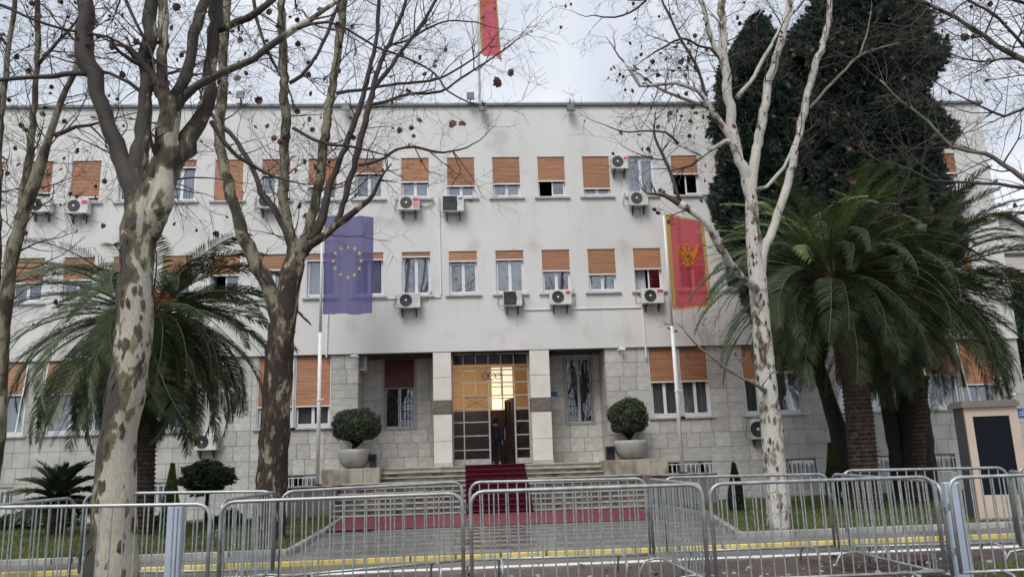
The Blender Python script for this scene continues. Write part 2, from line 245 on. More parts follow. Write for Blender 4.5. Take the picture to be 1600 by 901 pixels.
K = dict(
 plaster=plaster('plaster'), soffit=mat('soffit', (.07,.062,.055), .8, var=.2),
 cap=mat('roof_cap_metal', (.12,.12,.125), .5), capw=mat('roof_cap_light', (.55,.56,.57), .5, var=.1),
 stone=mat('marble_block', (.40,.385,.355), .62, vs=2.6, col2=(.53,.515,.48), objrand=.13, detail=9, stretch=(1,1,1.6)),
 stone2=mat('marble_blocks_far', (.38,.365,.34), .62, vs=1.4, col2=(.54,.525,.485), bump=.06, bs=30, detail=8),
 mortar=mat('mortar', (.20,.19,.175), .9, var=.25),
 column=mat('limestone_column', (.66,.625,.56), .6, vs=2.2, col2=(.74,.71,.65), bump=.08, detail=8),
 plaque=mat('bronze_plaque', (.17,.145,.115), .45, var=.2, vs=8, metal=.3),
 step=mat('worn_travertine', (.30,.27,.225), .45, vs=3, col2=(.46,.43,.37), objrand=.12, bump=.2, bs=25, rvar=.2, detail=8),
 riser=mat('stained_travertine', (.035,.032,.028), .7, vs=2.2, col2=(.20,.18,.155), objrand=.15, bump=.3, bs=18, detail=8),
 pedestal=mat('stained_marble', (.15,.125,.10), .6, vs=1.9, col2=(.40,.36,.30), bump=.25, bs=14, detail=9, lo=.32, hi=.6, stretch=(1.6,1.6,.7)),
 concrete=mat('damp_concrete', (.105,.10,.09), .8, vs=1.6, col2=(.24,.23,.21), bump=.3, bs=16, detail=9, stretch=(2,2,.5)),
 pvc=mat('white_frame', (.74,.75,.77), .35, var=.05), pvcd=mat('grey_frame', (.30,.29,.28), .5, var=.1),
 sill=mat('window_sill', (.50,.49,.47), .6, var=.15, vs=5), shutter=mat('terracotta_slats', (.31,.135,.062), .6, vs=1.2, col2=(.42,.20,.100), objrand=.18, stretch=(1,1,9)),
 shutterd=mat('brown_slats', (.13,.05,.04), .55, var=.2), curtain=mat('net_curtain', (.62,.63,.66), .9, var=.12, vs=9, stretch=(6,1,.2)),
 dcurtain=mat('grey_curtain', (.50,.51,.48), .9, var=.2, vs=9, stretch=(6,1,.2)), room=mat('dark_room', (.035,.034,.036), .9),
 glass=glassmat('window_glass', (.76,.79,.85), .27), glassd=glassmat('entrance_glass', (.5,.52,.55), .006, (.8,.8,.8)),
 steel=mat('brushed_steel', (.42,.40,.37), .4, metal=.3, var=.15, vs=8), iron=mat('black_iron', (.03,.03,.032), .5), wood=mat('dark_wood', (.022,.013,.011), .5, var=.25),
 ac=mat('ac_casing', (.62,.62,.58), .45, var=.10, vs=4, objrand=.10), hose=mat('hose_grey', (.30,.30,.28), .6, var=.2), acdark=mat('fan_black', (.025,.026,.028), .5), acgrey=mat('fan_grey', (.10,.105,.105), .5), rust=mat('bracket_metal', (.05,.045,.04), .7),
 red=mat('red_sticker', (.62,.06,.08), .5), pink=mat('pink_sticker', (.68,.30,.30), .5), white=mat('white_paint', (.74,.74,.71), .5, var=.07), bluebox=mat('blue_sign_paint', (.03,.10,.36), .4),
 galv=mat('galvanised_steel', (.31,.33,.33), .42, vs=9, col2=(.47,.49,.49), metal=.55, bump=.05, bs=60, rvar=.1, detail=8, objrand=.12),
 galvd=mat('galvanised_foot', (.20,.21,.21), .5, metal=.5, var=.2), carpet_sheen=mat('red_carpet_painted_sheen', (.12,.013,.026), .6, var=.3, vs=6), carpet=mat('red_carpet', (.055,.005,.012), .95, var=.25, vs=14, spec=.1, bump=.3, bs=120),
 carpetw=mat('wet_red_carpet', (.15,.020,.038), .5, vs=2, col2=(.20,.034,.054), bump=.2, bs=90, detail=7),
 asphalt=mat('wet_asphalt', (.10,.10,.096), .34, vs=1.1, col2=(.165,.165,.158), bump=.3, bs=70, rvar=.16, detail=8),
 paving=mat('wet_paving', (.13,.13,.126), .24, vs=.6, col2=(.23,.23,.222), bump=.08, bs=40, rvar=.18, detail=8, objrand=.05),
 soil=mat('wet_soil', (.040,.024,.019), .38, vs=2.2, col2=(.115,.078,.062), bump=1.0, bs=22, rvar=.2, detail=9),
 kerb=mat('kerb_stone', (.27,.265,.25), .55, vs=4, col2=(.40,.39,.37), objrand=.12, bump=.2), yellow=mat('yellow_kerb_paint', (.72,.57,.15), .5, vs=7, col2=(.44,.38,.20), objrand=.1, detail=8, lo=.45, hi=.75),
 whiteline=mat('white_line_paint', (.78,.78,.76), .5, vs=7, col2=(.5,.5,.49), lo=.5, hi=.8), lawn=mat('lawn_soil', (.035,.045,.018), .9, vs=1.5, col2=(.06,.085,.025)),
 grass=mat('grass_blades', (.085,.110,.030), .55, vs=1.0, col2=(.155,.175,.055), spec=.3), hedge=leafmat('box_leaves', (.018,.034,.014), (.05,.078,.03)),
 olive=leafmat('clipped_leaves', (.028,.042,.022), (.085,.105,.06), vs=6), conifer=leafmat('conifer_scales', (.016,.036,.027), (.046,.080,.056), .65, .8), thuja=leafmat('thuja_scales', (.03,.05,.015), (.09,.12,.03)),
 thujad=leafmat('dark_thuja_scales', (.012,.024,.016), (.03,.05,.03)), ctrunk=mat('conifer_bark', (.014,.011,.009), .9, vs=5, col2=(.035,.027,.022), bump=1, bs=18, stretch=(3,3,.6)),
 frond=leafmat('palm_leaflets', (.036,.054,.026), (.10,.128,.055), .55, 2), frondy=leafmat('young_palm_leaflets', (.095,.150,.040), (.18,.25,.08), .5, 2), frondd=leafmat('dry_palm_leaflets', (.14,.10,.055), (.26,.20,.12), .8, 2),
 rachis=mat('palm_rachis', (.085,.10,.045), .5, var=.2), ptrunk=mat('palm_trunk', (.040,.027,.020), .9, vs=7, col2=(.105,.072,.052), bump=1, bs=12, detail=8), fruit=mat('palm_fruit_stalk', (.42,.16,.035), .7, var=.3, vs=9),
 pot=mat('concrete_planter', (.30,.295,.27), .7, vs=3, col2=(.40,.39,.36), bump=.12, detail=8), black=mat('black_plastic', (.012,.013,.018), .4), beige=mat('beige_panel', (.64,.51,.41), .5, var=.04),
 darkmetal=mat('dark_metal', (.07,.072,.08), .45), screen=mat('dark_screen', (.006,.009,.015), .5, spec=.2), taupe=mat('taupe_roof', (.24,.20,.17), .6, var=.1), bluepost=mat('pale_blue_post', (.42,.48,.58), .45, var=.07, vs=3),
 leaf=mat('dead_leaf', (.085,.040,.028), .7, var=.35, vs=3, objrand=.4), twig=mat('twig_bark', (.060,.047,.040), .8, var=.3, vs=3), twigl=mat('pale_twig_bark', (.20,.17,.14), .8, var=.3, vs=3),
 warmw=mat('warm_wall', (.60,.44,.26), .6, vs=.8, col2=(.70,.55,.36)), lamp=emit('lamp_glass', (1,.80,.50), 2.6), glow=emit('glow_panel_face', (1,.86,.64), .72), lampc=emit('ceiling_lamp', (1,.72,.35), 3.0), brownp=mat('lobby_wood', (.028,.015,.011), .4, var=.3),
 flaked=mat('dark_bark_flake', (.050,.036,.028), .85, vs=9, col2=(.12,.09,.068), bump=.6, bs=40), flakeo=mat('olive_bark_flake', (.15,.135,.07), .8, vs=9, col2=(.22,.20,.12), bump=.6, bs=40), skin=mat('skin', (.50,.30,.22), .6), jacket=mat('navy_jacket', (.012,.016,.030), .8, var=.2), trousers=mat('dark_trousers', (.010,.013,.026), .8), hair=mat('dark_hair', (.015,.012,.010), .7), shoe=mat('white_shoes', (.5,.5,.5), .6),
 eu=cloth('blue_cloth', (.185,.175,.35), .24), eus=cloth('yellow_print', (.80,.74,.34), .02), fr=cloth('red_cloth', (.56,.095,.12), .24), fg=cloth('gold_cloth', (.56,.37,.10), .12), fgs=cloth('gold_print', (.72,.30,.045), .02), fb=cloth('blue_print', (.16,.22,.22), .02),
 oldwall=mat('neighbour_render', (.42,.39,.37), .9, vs=.6, col2=(.56,.53,.50), detail=8), roofdark=mat('dark_roof', (.07,.065,.065), .8), beigew=mat('blind_cloth', (.6,.5,.3), .9),
)
B1 = bark('bark_mottled_pale', (.50,.465,.375), (.155,.145,.085), (.068,.060,.052), .66, (4.0, 6.0, .17), 1.9, (-.20, .04, .20))
B2 = bark('bark_mottled_dark', (.34,.31,.22), (.115,.082,.055), (.045,.032,.025), .30, None, 3.2)
B3 = bark('bark_white', (.60,.575,.52), (.27,.23,.185), (.085,.055,.045), .66, (1.2, -.3, .10), 3.2)
B4 = bark('bark_grey_olive', (.27,.25,.18), (.13,.115,.07), (.055,.045,.035), .45, None, 3.0)
# ---------------------------------------------------------------- ground
ZR, ZT, ZTS, ZS, ZSS, ZB, ZE = 15.54, 13.27, 11.62, 9.51, 7.83, 5.70, 1.58
g = MB(); g.quad((-400,-300,-.02),(400,-300,-.02),(400,600,-.02),(-400,600,-.02)); g.build('ground', K['asphalt'], kind='structure')
r = MB(); r.quad((-60,12.0,.0),(60,12.0,.0),(60,13.7,.0),(-60,13.7,.0)); r.build('road', K['asphalt'], kind='structure')
v = MB(); ny = 26; nx = 110                                       # near verge, bare wet soil
for j in range(ny+1):
    for i in range(nx+1):
        x = -20+40*i/nx; yy = -1.5+13.3*j/ny
        v.v.append((x, yy, .05+.018*mnoise.noise(Vector((x*1.6, yy*1.6, 0)))+(.0 if j<ny else .02)))
for j in range(ny):
    for i in range(nx): a = j*(nx+1)+i; v.f.append((a,a+1,a+nx+2,a+nx+1)); v.mi.append(0)
v.build('verge', K['soil'], kind='structure', smooth=True)
ks = MB(); ks.bbox(-.495,.495,-.07,.07,-.1,.085,.012); ksm = ks.mesh('kerb_stone', K['whiteline'])
ke = thing('white_kerb', (0,11.8,0), None, None); ke['kind'] = 'structure'
for i in range(-13, 16): inst('kerb_stone', ksm, ke, (i+.5, 11.82, 0), (0,0,random.uniform(-.004,.004)))
ky = thing('yellow_kerb', (0,13.85,0), None, None); ky['kind'] = 'structure'
ym = MB(); ym.bbox(-.355,.355,-.036,.036,-.1,.064,.010); ymm = ym.mesh('yellow_kerb_stone', K['yellow'])
for i in range(-20, 24): inst('kerb_stone', ymm, ky, (i*.73+.2, 13.86+random.uniform(-.006,.006), random.uniform(-.004,.004)))
# pavement slabs beyond the kerb (individual), plaza beyond
p = MB(); p.quad((-60,13.95,.055),(60,13.95,.055),(60,32,.055),(-60,32,.055)); pl = p.build('pavement', K['asphalt'], kind='structure')
sm = MB(); sm.bbox(-.4965,.4965,-.4965,.4965,-.02,.03,.003); smm = sm.mesh('paving_slab', K['paving'])
for j in range(10):
    for i in range(-6, 8):
        x = i*1.0+(.5 if j % 2 else 0)+.3; y = 14.5+j*1.0
        if y > 15.3 and (x < -2.6 or x > 4.9): continue
        inst('paving_slab', smm, pl, (x, y, .045+random.uniform(-.0008,.0008)))
# lawns with kerbs
def lawn(name, poly, dens):
    b = MB(); b.add([(x,y,.11) for x, y in poly], [tuple(range(len(poly)))]); b.build(name, K['lawn'], kind='structure')
    xs = [q[0] for q in poly]; ys = [q[1] for q in poly]; P = []
    def inside(x, y):
        c = False; n = len(poly)
        for i in range(n):
            x1,y1 = poly[i]; x2,y2 = poly[(i+1)%n]
            if (y1>y) != (y2>y) and x < (x2-x1)*(y-y1)/(y2-y1)+x1: c = not c
        return c
    n = int(dens*(max(xs)-min(xs))*(max(ys)-min(ys)))
    for _ in range(n):
        x = random.uniform(min(xs), max(xs)); y = min(ys)+(max(ys)-min(ys))*random.random()**1.8
        if inside(x, y) and mnoise.noise(Vector((x*.9,y*.9,3))) > -.32: P.append((x,y))
    P = np.array(P); n = len(P); a = np.random.rand(n)*6.28; h = .04+.07*np.random.rand(n); wd = .007+.006*np.random.rand(n)
    V = np.zeros((n,3,3)); V[:,0] = np.c_[P[:,0]-np.cos(a)*wd, P[:,1]-np.sin(a)*wd, np.full(n,.1)]; V[:,1] = np.c_[P[:,0]+np.cos(a)*wd, P[:,1]+np.sin(a)*wd, np.full(n,.1)]
    V[:,2] = np.c_[P[:,0]+np.random.randn(n)*.025, P[:,1]+np.random.randn(n)*.025, .1+h]
    o = bpy.data.objects.new('grass', npmesh('grass', V.reshape(-1,3), np.arange(3*n).reshape(-1,3), K['grass'])); COL.objects.link(o)
    return o
tag(lawn('lawn', [(-24,15.2),(-3.15,15.2),(-3.35,20.2),(-3.8,26.9),(-24,29.9)], 420), 'short grass of the lawn left of the steps', 'grass', kind='stuff')
tag(lawn('lawn', [(5.0,15.25),(22,15.25),(22,29.9),(6.4,29.9),(6.2,21.0)], 420), 'short grass of the lawn right of the steps', 'grass', kind='stuff')
lk = thing('lawn_kerb', (0,15,0), None, None); lk['kind'] = 'structure'
lm = MB(); lm.bbox(-.49,.49,-.06,.06,-.06,.09,.012); lmm = lm.mesh('lawn_kerb_stone', K['kerb'])
def kline(a, b):
    a = Vector(a); b = Vector(b); n = max(1, round((b-a).length)); an = math.atan2(b.y-a.y, b.x-a.x); s = (b-a).length/n
    for i in range(n): q = a.lerp(b, (i+.5)/n); inst('kerb_stone', lmm, lk, (q.x,q.y,.06), (0,0,an), (s,1,1))
for a, b in (((-18,15.15,0),(-3.1,15.15,0)), ((-3.1,15.15,0),(-3.35,20.3,0)), ((-3.35,20.3,0),(-3.8,26.6,0)), ((4.95,15.15,0),(20,15.15,0)), ((4.95,15.15,0),(6.15,21,0)), ((6.15,21,0),(6.35,27,0))): kline(a, b)
# pebbles and a grass patch on the near verge
pb = MB()
for _ in range(170):
    x = random.uniform(-7, 9); y = 10.9-abs(random.gauss(0,1.3))
    if y < 7: continue
    s = random.uniform(.012,.045); c = Vector((x,y,.055)); 
    vs = [c+Vector((math.cos(k*PI/3)*s*random.uniform(.8,1.2), math.sin(k*PI/3)*s*random.uniform(.7,1.1), 0)) for k in range(6)]
    t = [c+(q-c)*.55+Vector((0,0,s*.55)) for q in vs]
    pb.add(vs+t, [(k,(k+1)%6,6+(k+1)%6,6+k) for k in range(6)]+[(6,7,8,9,10,11)])
tag(pb.build('pebbles', K['kerb'], smooth=True), 'pale pebbles scattered on the wet soil behind the barriers', 'pebbles', kind='stuff')
n = 26000; xs = 5.6+6*np.random.rand(n); ys = 7.2+2.9*np.random.rand(n); a = np.random.rand(n)*6.28; keep = (xs > 6.3-(10-ys)*.5+np.random.randn(n)*.3); xs, ys, a = xs[keep], ys[keep], a[keep]; n = len(xs)
V = np.zeros((n,3,3)); wd = .006; V[:,0] = np.c_[xs-np.cos(a)*wd, ys-np.sin(a)*wd, np.full(n,.05)]; V[:,1] = np.c_[xs+np.cos(a)*wd, ys+np.sin(a)*wd, np.full(n,.05)]; V[:,2] = np.c_[xs+np.random.randn(n)*.03, ys+np.random.randn(n)*.03, .08+.08*np.random.rand(n)]
o = bpy.data.objects.new('grass', npmesh('grass', V.reshape(-1,3), np.arange(3*n).reshape(-1,3), K['grass'])); COL.objects.link(o); tag(o, 'patch of weedy grass at the foot of the rightmost front barrier', 'grass', kind='stuff')
# ---------------------------------------------------------------- building
YF = 30.0; XL, XR = -26.0, 21.33; MOD = 1.759; X0 = -13.999
bld = thing('government_building', (0, YF, 0), 'long pale grey three storey government building with terracotta roller shutters and stone ground floor', 'building')
def wall_holes(mb, x0, x1, z0, z1, y, holes, depth, mi_rev=0):
    xs = sorted(set([x0,x1]+[h[0] for h in holes]+[h[1] for h in holes])); zs = sorted(set([z0,z1]+[h[2] for h in holes]+[h[3] for h in holes]))
    xs = [q for q in xs if x0 <= q <= x1]; zs = [q for q in zs if z0 <= q <= z1]
    for i in range(len(xs)-1):
        for j in range(len(zs)-1):
            cx = (xs[i]+xs[i+1])/2; cz = (zs[j]+zs[j+1])/2
            if any(h[0]<cx<h[1] and h[2]<cz<h[3] for h in holes): continue
            mb.quad((xs[i],y,zs[j]),(xs[i+1],y,zs[j]),(xs[i+1],y,zs[j+1]),(xs[i],y,zs[j+1]))
    for (a,b,c,d) in holes:
        Y2 = y+depth
        mb.quad((a,y,c),(a,y,d),(a,Y2,d),(a,Y2,c)); mb.quad((b,y,d),(b,y,c),(b,Y2,c),(b,Y2,d))
        mb.quad((a,y,d),(b,y,d),(b,Y2,d),(a,Y2,d)); mb.quad((b,y,c),(a,y,c),(a,Y2,c),(b,Y2,c))
WW, WH = 1.12, None
TOP = {-2:.15,-1:.75,0:.86,1:.5,2:.17,3:1.0,4:.38,5:.66,6:.36,7:.58,8:.69,9:.65,10:.59,11:.79,12:0,13:.45,14:.5,15:.6,16:.4,17:.5,18:.6,19:.5}
SEC = {-2:.5,-1:.55,0:.5,1:.4,2:.45,3:.45,4:.35,5:.15,6:.15,7:.10,8:.22,9:.2,10:.48,11:.58,12:.47,13:.4,14:.3,15:.5,16:.5,17:.5,18:.4,19:.6}
holes = []
for k, fr_ in TOP.items():
    xc = X0+k*MOD; holes.append((xc-WW/2, xc+WW/2, ZTS, ZT))
for k, fr_ in SEC.items():
    xc = X0+k*MOD+.02; holes.append((xc-WW/2, xc+WW/2, ZSS, ZS))
pw = MB(); wall_holes(pw, XL, XR, ZB, ZR-.15, YF, holes, .28)
pw.quad((XR,YF,ZB),(XR,YF+14,ZB),(XR,YF+14,ZR-.15),(XR,YF,ZR-.15)); pw.quad((XL,YF+14,ZB),(XL,YF,ZB),(XL,YF,ZR-.15),(XL,YF+14,ZR-.15)); pw.quad((XR,YF+14,-.3),(XL,YF+14,-.3),(XL,YF+14,ZR-.15),(XR,YF+14,ZR-.15))
pw.build('wall', K['plaster'], bld)
s = MB(); s.quad((XL,YF+.002,ZB),(XR,YF+.002,ZB),(XR,YF+.13,ZB),(XL,YF+.13,ZB)); s.quad((XL,YF,ZR-.16),(XR,YF,ZR-.16),(XR,YF+14,ZR-.16),(XL,YF+14,ZR-.16)); s.build('floor_slab', K['plaster'], bld)
c = MB(); c.m = 0; c.box(XL-.1,XR+.12,YF-.10,YF+14.1,ZR-.15,ZR-.055); c.m = 1; c.box(XL-.1,XR+.07,YF-.05,YF+14.05,ZR-.052,ZR+.02); c.build('roof_cap', [K['cap'],K['capw']], bld)
# interior backing: dark rooms
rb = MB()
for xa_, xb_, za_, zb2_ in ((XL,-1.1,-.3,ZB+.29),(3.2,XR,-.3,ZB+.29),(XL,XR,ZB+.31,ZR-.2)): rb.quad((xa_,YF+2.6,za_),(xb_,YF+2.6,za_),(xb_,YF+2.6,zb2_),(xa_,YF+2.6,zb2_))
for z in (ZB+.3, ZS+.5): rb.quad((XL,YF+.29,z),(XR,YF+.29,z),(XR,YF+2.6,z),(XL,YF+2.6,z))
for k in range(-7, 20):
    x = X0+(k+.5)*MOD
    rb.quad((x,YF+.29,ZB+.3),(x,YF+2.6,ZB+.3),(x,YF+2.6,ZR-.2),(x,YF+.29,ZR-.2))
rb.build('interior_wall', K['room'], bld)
# --- windows
def shutter_mesh(mb, x0, x1, z0, z1, y, tilt=0):
    n = max(2, int((z1-z0)/.052)); dz = (z1-z0)/n
    for i in range(n):
        za, zb = z0+i*dz, z0+(i+1)*dz; ya = y-tilt*(z1-za)/(z1-z0); yb = y-tilt*(z1-zb)/(z1-z0)
        mb.add([(x0,ya-.012,za+.006),(x1,ya-.012,za+.006),(x1,yb-.002,zb),(x0,yb-.002,zb),(x0,ya,za),(x1,ya,za)], [(0,1,2,3),(4,5,1,0)])
def window(x0, x1, z0, z1, frac, yf, rec=.13, curtain=0, open_=None, awning=0, shmat='shutter', leaves=2, sill=True, frame='pvc', lamp=False):
    y = yf+rec; f = MB(); t = .058; d = .05
    f.box(x0+.003,x0+t,y,y+d,z0+.003,z1-.003); f.box(x1-t,x1-.003,y,y+d,z0+.003,z1-.003); f.box(x0+t,x1-t,y+.001,y+d,z0+.003,z0+t+.02); f.box(x0+t,x1-t,y+.001,y+d,z1-t-.05,z1-.003)
    iw = (x1-x0-2*t)/leaves
    for i in range(leaves):                                          # sashes
        a = x0+t+i*iw; b = a+iw; s = .054
        if open_ == i: continue
        f.box(a+.002,a+s,y-.012,y+.035,z0+t+.024,z1-t-.054); f.box(b-s,b-.002,y-.012,y+.035,z0+t+.024,z1-t-.054)
        f.box(a+s,b-s,y-.011,y+.035,z0+t+.024,z0+t+.024+s); f.box(a+s,b-s,y-.011,y+.035,z1-t-.054-s,z1-t-.054)
    gy = yf+.035                                                      # shutter guides
    f.box(x0+.004,x0+.032,gy-.02,gy+.02,z0+.01,z1-.004); f.box(x1-.032,x1-.004,gy-.02,gy+.02,z0+.01,z1-.004)
    if open_ is not None:                                            # leaf swung inwards
        a = x0+t+open_*iw; hx = a if open_ == 0 else a+iw; sgn = 1 if open_ == 0 else -1
        f.box(min(hx,hx+sgn*.04),max(hx,hx+sgn*.04),y+.06,y+.06+iw*.9,z0+.08,z1-.1)
    w_ = f.build('window', K[frame], bld)
    p_ = MB()
    for i in range(leaves):
        a = x0+t+i*iw; 
        if open_ == i: continue
        q = MB(); q.quad((a+.042,y+.012,z0+t+.06),(a+iw-.042,y+.012,z0+t+.06),(a+iw-.042,y+.012,z1-t-.09),(a+.042,y+.012,z1-t-.09)); q.build('pane', K['glass'], w_)
    zb = z1-(z1-z0)*frac
    if frac > 0.01:
        sh = MB()
        if awning: shutter_mesh(sh, x0+.034, x1-.034, zb, z1-.01, yf-.01, awning*frac*1.0)
        else: shutter_mesh(sh, x0+.034, x1-.034, zb, z1-.01, gy+.008)
        sh.build('shutter', K[shmat], w_)
        br = MB(); yb = gy-.02 if not awning else yf-.03-awning*frac; br.box(x0+.034,x1-.034,yb,yb+.035,zb-.045,zb-.001); br.build('shutter_bottom_rail', K['pvc'], w_)
    if awning:
        for xx in (x0+.02, x1-.02):
            g_ = MB(); g_.tube([(xx,yf-.01,z1-.02),(xx,yf-.03-awning,z0+.05)], .028, 4); g_.tube([(xx,yf-.03-awning,z0+.06),(xx,yf,z0+.3)], .012, 4); g_.build('awning_arm', K['pvc'], w_)
    if sill:
        s_ = MB(); s_.box(x0-.12,x1+.12,yf-.09,yf+rec-.002,z0-.07,z0-.004); s_.build('sill', K['sill'], w_)
    if curtain:
        c_ = MB(); n = 40; ax, bx = (x0+.05, x1-.05) if curtain != 3 else (x0+.05, (x0+x1)/2-.05)
        yc = y+.16
        for i in range(n):
            xa = ax+(bx-ax)*i/n; xb = ax+(bx-ax)*(i+1)/n
            ya = yc+.03*math.sin(i*1.3); yb = yc+.03*math.sin((i+1)*1.3)
            c_.quad((xa,ya,z0+.05),(xb,yb,z0+.05),(xb,yb,z1-.05),(xa,ya,z1-.05))
        c_.build('curtain', K['curtain' if curtain in (1,3) else 'dcurtain'], w_)
    if lamp:
        l_ = MB(); xc = (x0+x1)/2; l_.box(xc-.5,xc+.4,yf+1.4,yf+1.55,z1-.42,z1-.36); l_.build('ceiling_lamp', K['lampc'], w_)
    return w_
for k, fr_ in TOP.items():
    xc = X0+k*MOD; window(xc-WW/2, xc+WW/2, ZTS, ZT, fr_, YF, curtain={2:1,12:1,7:1,9:1,8:1,4:2,6:2}.get(k,0 if k%3 else 2), open_={10:0,13:0}.get(k), lamp=False)
for k, fr_ in SEC.items():
    xc = X0+k*MOD+.02; window(xc-WW/2, xc+WW/2, ZSS, ZS, fr_, YF, curtain={5:1,6:1,7:1,8:2,4:1,9:2,11:1,2:2,12:3,10:0}.get(k,0 if k%2 else 1), open_={12:0,3:0}.get(k), lamp=k in (5,6,2))
# --- stone ground floor: loggia from XA to XB
XA, XB = -3.80, 5.30; YL = YF+1.55; YS = YF+.10
GF = [(-17.0,-15.46,2),(-14.8,-12.25,2),(-12.15,-9.6,2),(-7.4,-6.12,2),(-6.06,-4.78,2),(6.93,8.02,2),(8.08,9.17,2),(10.46,11.56,2),(11.62,12.72,2),(14.0,15.1,2),(15.16,16.26,2),(17.5,18.8,2),(18.86,20.26,2)]
ZG0, ZG1 = 3.10, ZB-.02
BW = [(-6.6,-5.15,.72,1.45),(-11.1,-10.1,.62,1.35),(-16.6,-15.6,.62,1.35),(7.1,9.0,.9,1.49),(11.6,12.9,.8,1.42),(14.6,15.9,.8,1.42),(17.35,18.2,.8,1.42)]
gh = [(a,b,ZG0,ZG1) for a,b,_ in GF]+[q for q in BW]
sw = MB()
wall_holes(sw, XL, XA, -.3, ZB-.003, YS+.05, [h for h in gh if h[1] < XA], .25); sw2 = MB(); wall_holes(sw2, XB, XR-.05, -.3, ZB-.003, YS+.05, [h for h in gh if h[0] > XB], .25)
sw2.quad((XR-.05,YS+.05,-.3),(XR-.05,YF+14,-.3),(XR-.05,YF+14,ZB),(XR-.05,YS+.05,ZB))
# loggia shell
LW = (-2.98,-1.86,3.08,5.72-.05)   # left grilled window (x0,x1,z0,z1)
RW = (3.98,4.98,3.08,5.55)
DX0, DX1 = -.44, 2.52
wall_holes(sw, XA, DX0-.25, ZE, ZB-.003, YL+.05, [LW], .25); wall_holes(sw2, DX1+.2, XB, ZE, ZB-.003, YL+.05, [RW], .25)
sw.quad((XA-.05,YS+.05,-.3),(XA-.05,YS+.05,ZB-.003),(XA-.05,YL+.05,ZB-.003),(XA-.05,YL+.05,-.3)); sw2.quad((XB+.05,YS+.05,ZB-.003),(XB+.05,YS+.05,-.3),(XB+.05,YL+.05,-.3),(XB+.05,YL+.05,ZB-.003))
stw = sw.build('stone_wall', K['mortar'], bld); stw2 = sw2.build('stone_wall', K['mortar'], bld)
# blocks
rng = random.Random(3); blocks = []
def rows():
    z = ZB-.01; out_ = []
    while z > -.2: out_.append((max(-.2,z-.53), z)); z -= .53
    return out_
def fill(x0, x1, holes_, prio, plane, zmin=-.2):
    for (z0, z1) in rows():
        if z1 < zmin+.05: continue
        z0 = max(z0, zmin)
        segs = [(x0, x1)]
        # vertical clipping against holes: split where a hole overlaps the row
        cuts = [h for h in holes_ if h[2] < z1-.02 and h[3] > z0+.02]
        for h in cuts:
            ns = []
            for (a,b) in segs:
                if h[1] <= a or h[0] >= b: ns.append((a,b)); continue
                if h[0] > a+.02: ns.append((a,h[0]))
                if h[1] < b-.02: ns.append((h[1],b))
                # strips above/below the hole inside the row
                for (c0,c1) in ((z0,h[2]),(h[3],z1)):
                    if c1-c0 > .06: blocks.append((prio, plane, max(a,h[0]), min(b,h[1]), c0, c1))
            segs = ns
        for (a,b) in segs:
            n = max(1, round((b-a)/rng.choice((.5,.58,.68)))); ws = [rng.uniform(.75,1.3) for _ in range(n)]; t = sum(ws); x = a
            for q in ws: blocks.append((prio, plane, x, x+(b-a)*q/t, z0, z1)); x += (b-a)*q/t
fill(XA, DX0-.25, [LW], 0, 'L', ZE); fill(DX1+.2, XB, [RW], 0, 'L', ZE)
fill(XB, 9.8, [h for h in gh if h[0] > XB], 1, 'F'); fill(-7.6, XA, [h for h in gh if h[1] < XA], 1, 'F')
fill(9.8, XR, [h for h in gh if h[0] > XB], 2, 'F'); fill(XL, -7.6, [h for h in gh if h[1] < XA], 2, 'F')
fill(YF+.14, YL, [], 1, 'SL', ZE); fill(YF+.14, YL, [], 1, 'SR', ZE)
ub = MB(); ub.box(-.5,.5,0,1,-.5,.5); ubm = ub.mesh('stone_block', K['stone'])
far = MB(); cnt = 0; blocks.sort(key=lambda q: (q[0], abs((q[2]+q[3])/2-1) if q[0]==2 else 0))
for (pr, pln, a, b, c, d) in blocks:
    gp = .006; off = rng.uniform(-.006,.006)
    if pln == 'F': bx = (a+gp, b-gp, YS+off, YS+.06, c+gp, d-gp)
    elif pln == 'L': bx = (a+gp, b-gp, YL+off, YL+.06, c+gp, d-gp)
    elif pln == 'SL': bx = (XA-.06, XA+off, a+gp, b-gp, c+gp, d-gp)
    else: bx = (XB-off, XB+.06, a+gp, b-gp, c+gp, d-gp)
    if cnt < 298:
        inst('stone_block', ubm, stw if bx[0] < 1 else stw2, ((bx[0]+bx[1])/2, bx[2], (bx[4]+bx[5])/2), (0,0,0), (bx[1]-bx[0], bx[3]-bx[2], bx[5]-bx[4])); cnt += 1
    else: far.box(*bx)
far.build('stone_block', K['stone2'], stw, kind='stuff')
for i, (a, b, _) in enumerate(GF):
    aw = .42 if (i in (0,1,2,12)) else 0
    fr_ = {0:.45,1:.45,2:.4,3:.7,4:.7,5:.49,6:.49,7:.5,8:.4,9:.6,10:.5,11:.5,12:.66}[i]
    window(a, b, ZG0, ZG1, fr_, YS+.01, curtain={1:1,2:1,0:1,9:0,10:2}.get(i,2), awning=aw, leaves=3 if b-a > 2 else 2)
